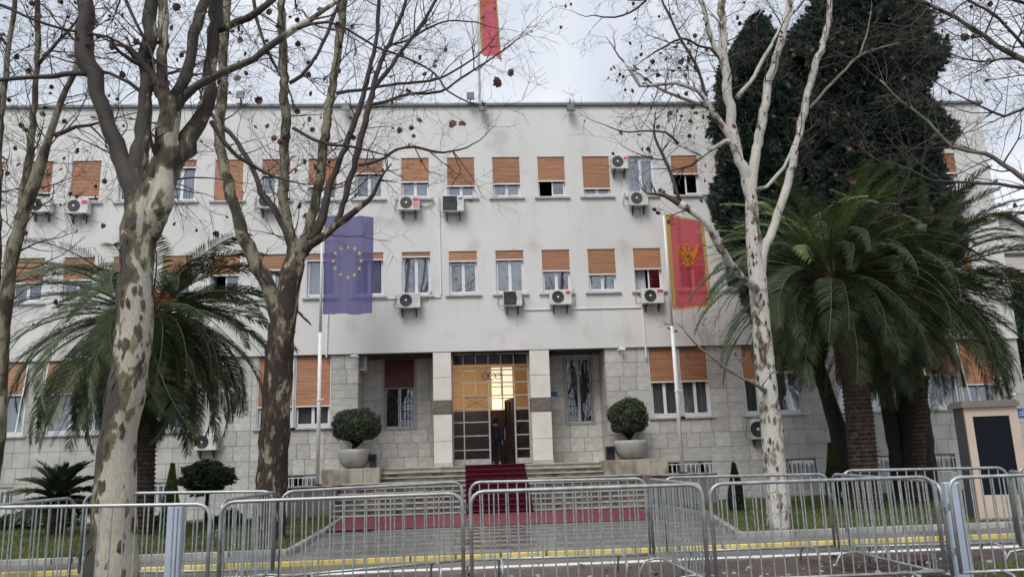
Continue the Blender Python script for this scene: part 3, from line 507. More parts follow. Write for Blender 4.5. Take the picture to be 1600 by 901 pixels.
for (a,b,c,d) in BW:                                                # basement windows with white bars
    f = MB(); f.box(a+.003,a+.04,YS+.12,YS+.17,c,d); f.box(b-.04,b-.003,YS+.12,YS+.17,c,d); f.box(a+.04,b-.04,YS+.12,YS+.17,c,c+.04); f.box(a+.04,b-.04,YS+.12,YS+.17,d-.04,d)
    n = int((b-a)/.5); 
    for i in range(1,n+1): x = a+(b-a)*i/(n+1); f.box(x-.02,x+.02,YS+.122,YS+.168,c+.04,d-.04)
    w_ = f.build('window', K['pvc'], bld); q = MB(); q.quad((a+.04,YS+.145,c+.04),(b-.04,YS+.145,c+.04),(b-.04,YS+.145,d-.04),(a+.04,YS+.145,d-.04)); q.build('pane', K['glass'], w_)
    n = int((b-a)/.16)
    for i in range(n): 
        x = a+(b-a)*(i+.5)/n; q = MB(); q.tube([(x,YS+.02,c-.02),(x,YS+.02,d-.09)], .014, 6); q.build('grille_bar', K['white'], w_)
    q = MB(); q.box(a,b,YS+.012,YS+.035,d-.115,d-.09); q.build('grille_rail', K['white'], w_)
# loggia ceiling, floor, columns
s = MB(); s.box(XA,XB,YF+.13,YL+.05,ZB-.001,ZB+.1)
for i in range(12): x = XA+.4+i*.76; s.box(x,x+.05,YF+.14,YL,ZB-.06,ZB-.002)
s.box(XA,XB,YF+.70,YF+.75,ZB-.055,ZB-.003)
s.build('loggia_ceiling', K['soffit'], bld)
cm = {}
for nm, a, b in (('l', -1.08, -.42), ('r', 2.48, 3.20)):
    cb_ = MB(); cb_.box(a+.01,b-.01,YF+.02,YF+.86,ZE,ZB-.004); cc = cb_.build('column', K['mortar'], bld)
    for z0, z1 in ((ZE+.12, 2.45), (2.46, 3.42), (3.93, 4.75), (4.76, ZB-.03)):
        q = MB(); q.bbox(a,b,YF-.012,YF+.88,z0,z1-.006,.006); q.build('stone_panel', K['column'], cc)
    q = MB(); q.bbox(a-.015,b+.015,YF-.03,YF+.9,ZE-.01,ZE+.115,.005); q.build('column_base', K['stone'], cc)
    q = MB(); q.bbox(a+.02,b-.02,YF-.03,YF+.5,3.44,3.91,.006); q.build('plaque', K['plaque'], cc)
    q = MB(); q.box(a+.012,b-.012,YF+.004,YF+.85,3.40,3.95); q.build('band', K['mortar'], cc)
q = MB(); q.box(XA,XB,YF-.4,YF+4.5,ZE-.2,ZE); q.build('entrance_floor', K['step'], bld)
# grilled loggia windows
for (wx, dark) in ((LW, 1), (RW, 0)):
    a,b,c,d = wx; y = YL+.12; f = MB(); t = .06
    for bx in ((a+.003,a+t,y,y+.06,c+.003,d-.003),(b-t,b-.003,y,y+.06,c+.003,d-.003),(a+t,b-t,y+.001,y+.06,c+.003,c+t),(a+t,b-t,y+.001,y+.06,d-t,d-.003),((a+b)/2-.05,(a+b)/2+.05,y-.005,y+.06,c+t,d-t)): f.box(*bx)
    w_ = f.build('window', K['pvc'], bld); q = MB(); q.quad((a+t,y+.024,c+t),(b-t,y+.024,c+t),(b-t,y+.024,d-t),(a+t,y+.024,d-t)); q.build('pane', K['glass'], w_)
    st = MB(); st.box(a-.09,a-.003,YL-.03,YL+.08,c-.09,d+.0); st.box(b+.003,b+.09,YL-.03,YL+.08,c-.09,d); st.box(a-.003,b+.003,YL-.028,YL+.08,c-.09,c-.003); st.build('stone_surround', K['pvcd'], w_)
    if dark:
        sh = MB(); shutter_mesh(sh, a+.01, b-.01, c+(d-c)*.58, d-.01, y-.03); sh.build('shutter', K['shutterd'], w_); q = MB(); q.box(a+.01,b-.01,y-.06,y-.02,c+(d-c)*.58-.04,c+(d-c)*.58-.002); q.build('shutter_bottom_rail', K['pvc'], w_)
    gy = YL-.01; gz1 = d-.05 if not dark else c+(d-c)*.58
    for i in range(9): x = a+.05+(b-a-.1)*i/8; q = MB(); q.tube([(x,gy,c+.02),(x,gy,gz1)], .009, 6); q.build('grille_bar', K['iron'], w_)
    q = MB()
    nz_ = int((gz1-c)/.30)
    for j in range(nz_+1): z = c+.04+(gz1-c-.08)*j/nz_; q.box(a+.01,b-.01,gy-.012,gy+.006,z-.008,z+.008)
    for j in range(nz_):
        for i in range(4):
            cx = a+.05+(b-a-.1)*(i+.5)/4; cz = c+.04+(gz1-c-.08)*(j+.5)/nz_; rr = .085
            if (i+j) % 2 == 0 or not dark:
                q.tube([(cx+rr*math.cos(t_*PI/6),gy-.015,cz+rr*math.sin(t_*PI/6)) for t_ in range(11)], .007, 4)
    q.build('grille_scrolls', K['iron'], w_)
# entrance door screen
YD = YF+.62; ds = thing('entrance_screen', ((DX0+DX1)/2, YD, ZE), 'tall glazed metal entrance screen with one door leaf open behind the red carpet', 'door'); 
vx = [X_(x,640,YD) for x in (706.6, 724.8, 744.6, 764.4, 784.2, 804.5, 822.5)]; hz = [at(760,y,YD).z for y in (577.8,597.6,618,638.4,658.7,680,702)]; ztop = 5.69; zb_ = ZE+.03
vx[0] = -.405; vx[-1] = 2.465
f = MB(); t = .022
def vb(x, z0, z1, t=.022): f.box(x-t,x+t,YD-.03,YD+.03,z0,z1)
def hb(x0,x1,z,t=.02): f.box(x0,x1,YD-.026,YD+.026,z-t,z+t)
vb(vx[0]+.02,zb_,ztop); vb(vx[-1]-.02,zb_,ztop,.03); zo = hz[2]
for x in vx[1:-1]: vb(x, zo, ztop, .016)
for z in hz[:3]: hb(vx[0]+.04, vx[-1]-.05, z)
vb(vx[1],zb_,zo-.02); vb(vx[3],zb_,zo-.02,.03); vb(vx[5],zb_,zo-.02,.03)
for z in hz[3:]: hb(vx[0]+.042,vx[1]-.024,z); hb(vx[1]+.024,vx[3]-.03,z); hb(vx[5]+.03,vx[-1]-.05,z)
for a, b in ((vx[0]+.042,vx[1]-.024),(vx[1]+.024,vx[3]-.03),(vx[5]+.03,vx[-1]-.05)): f.box(a,b,YD-.027,YD+.027,zb_,zb_+.2)
f.box(vx[0]+.04,vx[-1]-.05,YD-.028,YD+.028,ztop-.05,ztop)
fo = f.build('frame', K['steel'], ds)
zs_ = [ztop-.05]+hz[:3]
for i in range(6):
    for j in range(3): q = MB(); q.quad((vx[i]+.014,YD,zs_[j+1]+.018),(vx[i+1]-.014,YD,zs_[j+1]+.018),(vx[i+1]-.014,YD,zs_[j]-.018),(vx[i]+.014,YD,zs_[j]-.018)); q.build('pane', K['glassd'], fo)
zs_ = hz[2:]+[zb_+.2]
for a, b in ((vx[0]+.042,vx[1]-.022),(vx[1]+.022,vx[3]-.03),(vx[5]+.03,vx[-1]-.05)):
    for j in range(5): q = MB(); q.quad((a,YD,zs_[j+1]+.01),(b,YD,zs_[j+1]+.01),(b,YD,zs_[j]-.018),(a,YD,zs_[j]-.018)); q.build('pane', K['glassd'], fo)
q = MB()                                                             # small wrought ornament in the left leaf
xa, xb, za, zb2 = vx[1]+.04, vx[3]-.06, hz[3]+.03, hz[2]-.05
for a, b in (((xa,za),(xb,zb2)),((xa,zb2),(xb,za)),((xa,(za+zb2)/2),(xb,(za+zb2)/2)),(((xa+xb)/2,za),((xa+xb)/2,zb2))): q.tube([(a[0],YD-.02,a[1]),(b[0],YD-.02,b[1])], .008, 4)
q.box(xa,xb,YD-.03,YD-.014,zb2-.01,zb2+.01); q.build('ornament', K['iron'], ds)
q = MB()                                                             # ornament above the opening
for cx, cz, rr in ((vx[3]-.12,(hz[0]+hz[1])/2,.13),(vx[3]+.12,(hz[0]+hz[1])/2,.15),(vx[3]+.36,(hz[0]+hz[1])/2,.12)):
    q.tube([(cx+rr*math.cos(i*PI/8),YD-.035,cz+rr*.9*math.sin(i*PI/8)) for i in range(15)], .014, 5); q.tube([(cx-rr,YD-.035,cz-.05),(cx+rr*.6,YD-.035,cz+.08)], .012, 4)
q.build('ornament', K['iron'], ds)
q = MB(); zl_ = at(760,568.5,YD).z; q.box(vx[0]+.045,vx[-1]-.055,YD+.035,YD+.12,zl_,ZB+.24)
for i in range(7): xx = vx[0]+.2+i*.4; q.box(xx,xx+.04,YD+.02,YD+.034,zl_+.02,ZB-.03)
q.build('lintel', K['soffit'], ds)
# open inner leaf, hinged at right and swung inwards
dl = MB(); hx = vx[5]-.05; an = math.radians(112); Lf = .92
def leafpt(u, z): return (hx-u*math.cos(PI-an)*1.0*.75, YD+.10+u*math.sin(an), z)
for u0, u1, z0, z1 in ((0,Lf,zb_,zb_+.45),(0,.1,zb_,zo-.1),(Lf-.1,Lf,zb_,zo-.1),(0,Lf,zo-.2,zo-.1),(Lf/2-.03,Lf/2+.03,zb_,zo-.1)):
    a = leafpt(u0,z0); b = leafpt(u1,z0); n_ = Vector((b[1]-a[1], a[0]-b[0], 0)).normalized()*.03
    c_ = [Vector(p_) for p_ in (a, b, leafpt(u1,z1), leafpt(u0,z1))]; dl.add([x-n_ for x in c_]+[x+n_ for x in c_], [(0,1,2,3),(7,6,5,4),(0,4,5,1),(1,5,6,2),(2,6,7,3),(3,7,4,0)])
for j in range(14):
    z = zb_+.5+j*.155
    if z < zo-.2: a = leafpt(.05,z); b = leafpt(Lf-.05,z); dl.tube([a,b], .018, 4)
dlf = dl.build('door_leaf', K['wood'], ds)
q = MB(); q.quad(leafpt(.05,zb_+.4), leafpt(Lf-.05,zb_+.4), leafpt(Lf-.05,zo-.15), leafpt(.05,zo-.15)); q.build('panel', K['wood'], dlf)
q = MB(); a = leafpt(Lf-.06, 2.7); q.tube([(a[0]-.06,a[1]-.02,2.5),(a[0]-.06,a[1]-.02,2.95)], .015, 6); q.build('handle', K['steel'], dlf)
# lobby
lob = MB(); x0, x1, y1 = DX0-.6, DX1+.6, YF+5.6
lob.quad((x0,YF+.95,ZE),(x0,YF+.95,ZB+.25),(x0,y1,ZB+.25),(x0,y1,ZE)); lob.quad((x1,YF+.95,ZE),(x1,y1,ZE),(x1,y1,ZB+.25),(x1,YF+.95,ZB+.25)); lob.quad((x0,y1,3.9),(x1,y1,3.9),(x1,y1,ZB+.25),(x0,y1,ZB+.25))
lob.quad((x0,YF+.95,ZB+.25),(x1,YF+.95,ZB+.25),(x1,y1,ZB+.25),(x0,y1,ZB+.25)); lo = lob.build('lobby_wall', K['warmw'], bld)
q = MB(); q.box(x0,x1,y1-.08,y1-.01,ZE,3.9); q.box(x0+.01,x0+.06,YF+1.0,y1-.08,ZE,3.9); q.box(x1-.06,x1-.01,YF+1.0,y1-.08,ZE,3.9)
for i in range(5): xx = x0+.3+i*.8; q.box(xx,xx+.06,y1-.12,y1-.081,ZE,3.9)
q.build('wall_panelling', K['brownp'], lo)
q = MB()
for i in range(5): yy = YF+1.5+i*.85; q.box(x0+.02,x1-.02,yy,yy+.12,ZB+.05,ZB+.245)
q.build('ceiling_beam', K['warmw'], lo)
ch = MB(); ch.box(vx[3]-.35,vx[3]+.9,YF+1.75,YF+2.2,ZB-.02,ZB+.03); ch.box(vx[3]-.2,vx[3]+.7,YF+3.4,YF+3.8,ZB-.02,ZB+.03); ch.build('ceiling_lamp', K['lamp'], lo)
q = MB(); q.box(1.25,2.15,y1-.05,y1-.012,3.95,5.75); bw_ = q.build('glow_panel', K['glow'], lo)  # added glowing panel standing in for the white glare above the doors
q = MB()
for zz in (4.4,4.9,5.4): q.box(1.25,2.15,y1-.075,y1-.052,zz,zz+.03)
q.box(1.68,1.72,y1-.08,y1-.053,3.95,5.75); q.build('glow_panel_bar', K['brownp'], bw_)
pl_ = bpy.data.lights.new('lobby_light', 'POINT'); pl_.energy = 42; pl_.color = (1,.74,.44); pl_.shadow_soft_size = .3; plo = bpy.data.objects.new('lobby_light', pl_); COL.objects.link(plo); plo.location = (.3, YF+3.4, 4.7)
# right lobby wall closing side gaps beside the screen
q = MB(); q.box(DX0-.7,DX0+.02,YD+.04,YF+.95,ZE,ZB+.25); q.box(DX1-.02,DX1+.7,YD+.04,YF+.95,ZE,ZB+.25); q.build('door_jamb', K['mortar'], bld)
# conduits on the facade
def conduit(pts, r=.022, m='white'):
    q = MB(); q.tube([at(x,y,YF-.03) for x,y in pts], r, 6); q.build('conduit', K[m], bld)
conduit([(686,312),(689,461)], .03); conduit([(581,467),(689,464)], .022); conduit([(815,484),(1002,480)], .022); conduit([(1003,466),(1004,483),(1010,559)], .03); conduit([(512,490),(510,558)], .035)
conduit([(1120,430),(1122,539)], .02)
for pts in ([(655,322),(668,323),(680,316)],[(655,470),(667,468),(675,455)],[(815,480),(819,474),(818,466)],[(630,322),(622,318),(624,330)],[(725,310),(738,313)],[(858,460),(845,457)],[(1002,463),(995,458)]):
    q = MB(); q.tube([at(x,y,YF-.05) for x,y in pts], .018, 5); q.build('cable', K['acgrey'], bld)
# ---------------------------------------------------------------- staircase, pedestals, ledges, carpet
NS = 10; RH = ZE/NS
stair = thing('stone_staircase', (1, 28, 0), 'broad worn stone staircase rising to the entrance', 'stairs')
for i in range(NS):                                                   # i=0 top riser
    up = i < 3; x0, x1 = (-3.05, 5.10) if up else (-4.15, 6.0)
    zt = ZE-.002-i*RH; ye = YF-.42-i*.33 if up else YF-.42-i*.33-.25
    yb = YF-.395 if i == 0 else (YF-.42-(i-1)*.33+.02 if i <= 3 else YF-.42-(i-1)*.33-.25+.02)
    if i == 0: continue
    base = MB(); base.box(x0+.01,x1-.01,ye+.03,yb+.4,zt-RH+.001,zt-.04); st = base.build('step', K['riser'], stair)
    n = 6 if up else 8; ws = [rng.uniform(.8,1.25) for _ in range(n)]; t = sum(ws); x = x0
    for q_ in ws:
        xx = x+(x1-x0)*q_/t; q = MB(); q.bbox(x+.005,xx-.005,ye,yb,zt-.045,zt,.008); q.build('tread_slab', K['step'], st); x = xx
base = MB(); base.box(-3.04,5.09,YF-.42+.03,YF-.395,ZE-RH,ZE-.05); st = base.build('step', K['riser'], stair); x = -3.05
for q_ in range(7): q = MB(); q.bbox(x+.005,x+8.15/7-.005,YF-.45,YF-.403,ZE-.05,ZE+.004,.004); q.build('tread_slab', K['step'], st); x += 8.15/7
# last risers: floor below
def pedestal(px0, px1, pyt, label):
    a = X_(px0,pyt,28.5); b = X_(px1,pyt,28.5); o = thing('stone_pedestal', ((a+b)/2,28.9,1.08), label, 'pedestal')
    mid = a+(b-a)*.72
    for xa, xb in ((a,mid-.004),(mid+.004,b)): q = MB(); q.bbox(xa,xb,28.5,29.93,1.085,1.60,.015); q.build('stone_block', K['pedestal'], o)
    return a, b
pa = pedestal(502, 593, 733, 'stained marble pedestal left of the steps under a planter')
pb_ = pedestal(945, 1044, 720, 'brown streaked marble pedestal right of the steps under a planter')
def ledge(x0, x1, label):
    o = thing('terrace_ledge', ((x0+x1)/2,27.5,0), label, 'wall'); q = MB(); q.box(x0,x1,27.0,29.95,-.1,1.04); q.build('wall', K['concrete'], o)
    n = 3; w_ = (x1-x0)/n
    for i in range(n): q = MB(); q.bbox(x0+i*w_+.004,x0+(i+1)*w_-.004,26.94,29.9,1.045,1.083,.006); q.build('coping_slab', K['pedestal'], o)
LXa = X_(449,790,27); ledge(LXa, -4.17, 'dark stained concrete terrace ledge left of the steps'); ledge(6.02, X_(1122,760,27), 'stained concrete terrace ledge right of the steps')
cp = thing('red_carpet', (1.2, 26, 0), 'red carpet laid down the middle of the steps and across their foot', 'carpet')
ca, cb2 = X_(727,729,29.55), X_(820,729,29.55)
q = MB()
prof = [(YF+.3, ZE+.012)]
for i in range(0, NS):
    up = i < 3; zt = ZE-i*RH; ye = (YF-.45 if i == 0 else YF-.42-i*.33) if up else YF-.42-i*.33-.25
    prof += [(ye-.012, zt+.012), (ye-.014, zt-RH+.012)]
for i_, ((y0,z0),(y1,z1)) in enumerate(zip(prof[:-1], prof[1:])):
    e0_ = .0; q.m = 1 if i_ % 2 == 0 else 0; n_ = 14  # treads paler than risers: wet sheen and shading put into the colour
    for k_ in range(n_):
        xa_ = ca+(cb2+e0_-ca)*k_/n_; xb_ = ca+(cb2+e0_-ca)*(k_+1)/n_
        wa, wb = .010*mnoise.noise(Vector((xa_*4,y0*3,0))), .010*mnoise.noise(Vector((xb_*4,y0*3,0)))
        q.quad((xa_,y1-wa,z1),(xb_,y1-wb,z1),(xb_,y0-wb,z0),(xa_,y0-wa,z0))
    if i_ % 2 == 0: q.m = 1; q.box(ca,cb2+e0_,y1-.022,y1-.001,z1-.018,z1+.004)  # pale strip along each nosing, a wet highlight painted as colour
q.build('runner', [K['carpet'],K['carpet_sheen']], cp)
yl = prof[-1][0]; q = MB(); gx = 40; gy_ = 10
for j in range(gy_+1):
    for i in range(gx+1):
        y = 20.6+(yl-20.6)*j/gy_; xl = -3.45-(y-20.6)*.06; xr = 5.0+(y-20.6)*.05; x = xl+(xr-xl)*i/gx; q.v.append((x,y,.088+.006*mnoise.noise(Vector((x*1.5,y*1.5,9)))))
for j in range(gy_):
    for i in range(gx): a = j*(gx+1)+i; q.f.append((a,a+1,a+gx+2,a+gx+1)); q.mi.append(0)
q.build('strip', K['carpetw'], cp, smooth=True)
# ---------------------------------------------------------------- air conditioners
def ac(px, py, label, w=.80, h=.56, fan='grey', hub='white', sticker=None, Y=None, face=None):
    Y = Y or YF-.02; c = at(px, py, Y-.3); o = thing('air_conditioner', (c.x, Y-.2, c.z-h/2), label, 'air conditioner', 'air conditioner units hung on the facade')
    x0, x1, y0, y1, z0, z1 = c.x-w/2, c.x+w/2, Y-.36, Y-.06, c.z-h/2, c.z+h/2
    q = MB(); q.bbox(x0,x1,y0,y1,z0,z1,.018); q.build('casing', K['ac'], o)
    fx = x0+w*.37; r_ = h*.40; cz = (z0+z1)/2
    if fan == 'square': q = MB(); q.box(x0+.02,x0+w*.68,y0-.012,y0-.001,z0+.03,z1-.03); q.build('fan_guard', K['acdark'], o); r_ = h*.44
    fm = K['acgrey'] if fan == 'grey' else K['acdark']
    q = MB(); q.disc((fx,y0-.004,cz), (0,-1,0), r_, 28, .014); fo_ = q.build('fan_grille', fm, o)
    q = MB()
    for i in range(5): rr = r_*(.3+.15*i); q.tube([(fx+rr*math.cos(k*PI/12),y0-.022,cz+rr*math.sin(k*PI/12)) for k in range(25)], .004, 3, cap=False)
    for k in range(12): q.tube([(fx+.05*math.cos(k*PI/6),y0-.022,cz+.05*math.sin(k*PI/6)),(fx+r_*math.cos(k*PI/6),y0-.022,cz+r_*math.sin(k*PI/6))], .003, 3, cap=False)
    q.build('guard_rings', K['acgrey'] if fan != 'grey' else K['acdark'], fo_)
    if hub: q = MB(); q.disc((fx,y0-.026,cz), (0,-1,0), h*.075, 16, .01); q.build('fan_hub', K[hub], fo_)
    for s_ in (.2,.8):
        xx = x0+w*s_; q = MB(); q.box(xx-.02,xx+.02,y0-.01,Y,z0-.05,z0-.012); q.box(xx-.02,xx+.02,Y-.04,Y,z0-.28,z0-.051); q.tube([(xx,Y-.02,z0-.26),(xx,y0+.05,z0-.05)], .014, 4); q.build('bracket', K['rust'], o)
    rh = random.Random(int(px*7+py)); q = MB(); sd = rh.choice((-1,1)); xs_ = x1 if sd > 0 else x0
    q.tube([(xs_-sd*.02,y1-.05,z0+.12),(xs_+sd*.08,y1-.02,z0+.03),(xs_+sd*rh.uniform(.12,.22),Y-.03,z0+rh.uniform(.05,.2)),(xs_+sd*rh.uniform(.05,.15),Y-.02,z1+rh.uniform(-.05,.1))], .016, 5); q.build('refrigerant_hose', K['hose'], o)
    q = MB(); xd = x0+w*rh.uniform(.3,.7); q.tube([(xd,y1,z0),(xd+.02,Y-.02,z0-.12),(xd+rh.uniform(-.08,.08),Y-.012,z0-rh.uniform(.25,.7))], .008, 4); q.build('drain_hose', K['hose'], o)
    q = MB(); q.box(x1-.10,x1-.02,y0-.006,y0-.001,z0+.06,z0+.20); q.build('service_cover', K['ac'], o)
    if sticker:
        for (sx,sz,sw,sh_,mm) in sticker: q = MB(); q.box(x0+w*sx,x0+w*(sx+sw),y0-.007,y0-.0015,z0+h*sz,z0+h*(sz+sh_)); q.build('sticker', K[mm], o)
    return o
tl = 'white air conditioner unit with '
st1 = [(.70,.62,.26,.22,'red')]
ac(121,322, 'air conditioner with red sticker on the top floor left of the large plane tree', sticker=st1)
ac(62,320, 'air conditioner unit on the top floor behind the leaning left edge branches', fan='dark')
ac(419,314, 'air conditioner with dark fan half hidden behind the second plane tree', fan='dark')
ac(639,317, 'air conditioner with pink and red stickers left of the vertical conduit', sticker=[(.70,.60,.26,.2,'red'),(.70,.1,.26,.45,'pink')])
ac(708,318, 'air conditioner unit with large square black fan guard right of the vertical conduit', fan='square', hub=None, w=.82, h=.62, sticker=[(.74,.74,.2,.1,'bluebox')])
ac(968,253, 'small air conditioner mounted high beside the unshuttered top floor window', w=.66, sticker=[(.74,.66,.2,.16,'red')])
ac(998,310, 'air conditioner with grey fan directly below the unshuttered top floor window', w=.72)
ac(639,469, 'air conditioner with dark fan under the middle floor window nearest the blue flag', fan='dark', w=.84)
ac(801,466, 'small grey louvred air conditioner unit above the entrance doors', w=.70, h=.56, fan='square', hub=None)
ac(876,464, 'air conditioner with dark fan and red sticker above the right entrance column', fan='dark', sticker=[(.74,.68,.2,.2,'red')], w=.82)
ac(1020,462, tl+'red sticker right beside the red flag pole', fan='dark', sticker=[(.70,.7,.26,.2,'red')], w=.82)
ac(321,690, tl+'round dark fan on the stone wall behind the left palm', fan='dark', Y=YS)
ac(1186,670, 'air conditioner unit low on the stone wall beside the white barked tree', fan='dark', w=.5, h=.7, Y=YS)
ac(1502,306, 'air conditioner unit on the top floor at the right of the tall conifer', fan='dark', w=.7)
def sideac(px, py, label, s_):
    c = at(px, py, YF+.9); o = thing('air_conditioner', (c.x,YF+.9,c.z-.28), label, 'air conditioner', 'air conditioner units hung on the facade')
    x0, x1 = c.x-.17, c.x+.17
    q = MB(); q.bbox(x0,x1,YF+.45,YF+1.2,c.z-.28,c.z+.28,.015); q.build('casing', K['ac'], o)
    q = MB()
    for i in range(7): z = c.z-.2+i*.065; q.box(x0+.05,x1-.05,YF+.435,YF+.449,z,z+.03)
    q.build('louvre', K['acdark'], o); q = MB(); q.box(min(c.x,c.x+s_*.5),max(c.x,c.x+s_*.5),YF+.55,YF+.6,c.z-.33,c.z-.285); q.build('bracket', K['rust'], o)
sideac(567,569, 'air conditioner unit hung sideways inside the left end of the porch', -1); sideac(955,559, 'air conditioner unit hung sideways inside the right end of the porch', 1)
# cameras, floodlights, signs
def cctv(px, py, dx, label, Y=YS-.02):
    c = at(px, py, Y-.2); o = thing('security_camera', (c.x,Y,c.z), label, 'camera'); q = MB(); q.disc((c.x-dx*.12,Y,c.z-.0), (0,-1,0), .05, 14, .05); q.tube([(c.x-dx*.12,Y-.05,c.z),(c.x-dx*.12,Y-.16,c.z+.01)], .014, 6); q.build('bracket', K['white'], o)
    q = MB(); q.tube([(c.x-dx*.12,Y-.14,c.z+.02),(c.x+dx*.10,Y-.22,c.z-.02)], .05, 12); q.build('housing', K['white'], o); q = MB(); q.tube([(c.x+dx*.10,Y-.221,c.z-.02),(c.x+dx*.12,Y-.227,c.z-.024)], .035, 12); q.build('lens', K['black'], o)
cctv(552,556,-1,'white security camera on the stone corner left of the porch'); cctv(973,545,1,'white security camera on the stone corner right of the porch'); cctv(1582,616,1,'white security camera on the stone wall above the beige screen cabinet')
def flood(px, py, label, up=False, s_=.3):
    c = at(px, py, YF-.15); o = thing('floodlight', (c.x,YF-.1,c.z), label, 'floodlight', 'floodlights along the roof edge')
    q = MB(); y0 = YF-.40; q.add([(c.x-s_/2,y0,c.z-.17),(c.x+s_/2,y0,c.z-.17),(c.x+s_/2,y0+.1,c.z+.17),(c.x-s_/2,y0+.1,c.z+.17),(c.x-s_/2,y0+.12,c.z-.15),(c.x+s_/2,y0+.12,c.z-.15),(c.x+s_/2,y0+.22,c.z+.12),(c.x-s_/2,y0+.22,c.z+.12)],[(0,1,2,3),(7,6,5,4),(0,4,5,1),(3,2,6,7),(0,3,7,4),(1,5,6,2)]); q.build('housing', K['darkmetal'], o)
    q = MB(); q.add([(c.x-s_/2+.03,y0-.004+.01,c.z-.13),(c.x+s_/2-.03,y0-.004+.01,c.z-.13),(c.x+s_/2-.03,y0+.078,c.z+.13),(c.x-s_/2+.03,y0+.078,c.z+.13)],[(0,1,2,3)]); q.build('lens', K['acgrey'], o)
    q = MB(); q.box(c.x-.02,c.x+.02,YF-.25,YF-.05,min(c.z,ZR),max(c.z-.1,ZR+.02)); q.build('bracket', K['darkmetal'], o)
flood(735,153,'floodlight standing on the roof edge just left of the roof flagpole'); flood(754,171,'floodlight hanging from the roof edge below the roof flagpole'); flood(891,171,'floodlight hanging from the roof edge over the entrance right column'); flood(377,151,'floodlight on the roof edge above the left plane trees'); flood(541,170,'floodlight hanging from the roof edge behind the second plane tree')
c = at(866,615,YL-.02); o = thing('house_number', (c.x,YL-.02,c.z), 'small blue house number plate on the porch wall', 'number plate'); q = MB(); q.box(c.x-.12,c.x+.12,YL-.035,YL-.012,c.z-.09,c.z+.09); q.build('plate', K['bluebox'], o)
def text(s_, size, loc, m, parent, rot=(PI/2,0,0), name='lettering'):
    cu = bpy.data.curves.new(name, 'FONT'); cu.body = s_; cu.size = size; cu.extrude = .002; cu.align_x = 'CENTER'; cu.align_y = 'CENTER'; cu.materials.append(m)
    ob = bpy.data.objects.new(name, cu); COL.objects.link(ob); ob.location = Vector(loc)-wloc(parent); ob.rotation_euler = rot; ob.parent = parent; return ob
c = at(1600,644,YS-.02); o = thing('street_sign', (c.x,YS-.02,c.z), 'blue street sign with white letters at the right edge of the stone wall', 'sign'); q = MB(); q.box(c.x-.25,c.x+.35,YS-.04,YS-.012,c.z-.16,c.z+.16); q.build('plate', K['bluebox'], o)
q = MB()
for j in range(3):
    x = c.x-.20+(.12 if j == 0 else 0)
    while x < c.x+.28-(.12 if j == 0 else 0): wl = random.uniform(.02,.05); q.box(x,x+wl,YS-.043,YS-.0405,c.z+.07-j*.09,c.z+.105-j*.09); x += wl+.015
q.build('lettering', K['white'], o)
# ---------------------------------------------------------------- flags
def star(c, r, f):  # c=(u,v) local, f maps to cloth
    pts = []
    for i in range(10): rr = r if i % 2 == 0 else r*.42; a = PI/2+i*PI/5; pts.append(f(c[0]+rr*math.cos(a), c[1]+rr*math.sin(a)))
    return [f(c[0], c[1])]+pts
def eagle_polys():                                                  # double-headed eagle, unit box about (0,0)
    P = []
    body = [(-.12,.18),(.12,.18),(.17,-.05),(.13,-.3),(0,-.38),(-.13,-.3),(-.17,-.05)]; P.append(body)
    for s in (1,-1):
        m = lambda q: [(s*x,y) for x,y in q]
        P.append(m([(.03,.16),(.14,.16),(.20,.30),(.20,.42),(.12,.47),(.05,.40)])); P.append(m([(.18,.43),(.30,.37),(.20,.34)]))
        P.append(m([(.12,.12),(.30,.22),(.46,.42),(.40,.10),(.28,-.02),(.15,-.05)])); P.append(m([(.40,.46),(.55,.60),(.56,.30),(.42,.08)]))
        for k in range(4): a = -.15-.28*k; P.append(m([(.25,.05),(.55-.06*k,.22-.15*k),(.50-.07*k,.10-.15*k),(.20,-.05)]))
        P.append(m([(.10,-.28),(.25,-.42),(.38,-.40),(.34,-.50),(.22,-.54),(.12,-.40)])); P.append(m([(.0,-.34),(.16,-.60),(.08,-.68),(0,-.70)]))
    P.append([(-.10,.52),(.10,.52),(.14,.64),(.06,.62),(0,.72),(-.06,.62),(-.14,.64)])
    return P
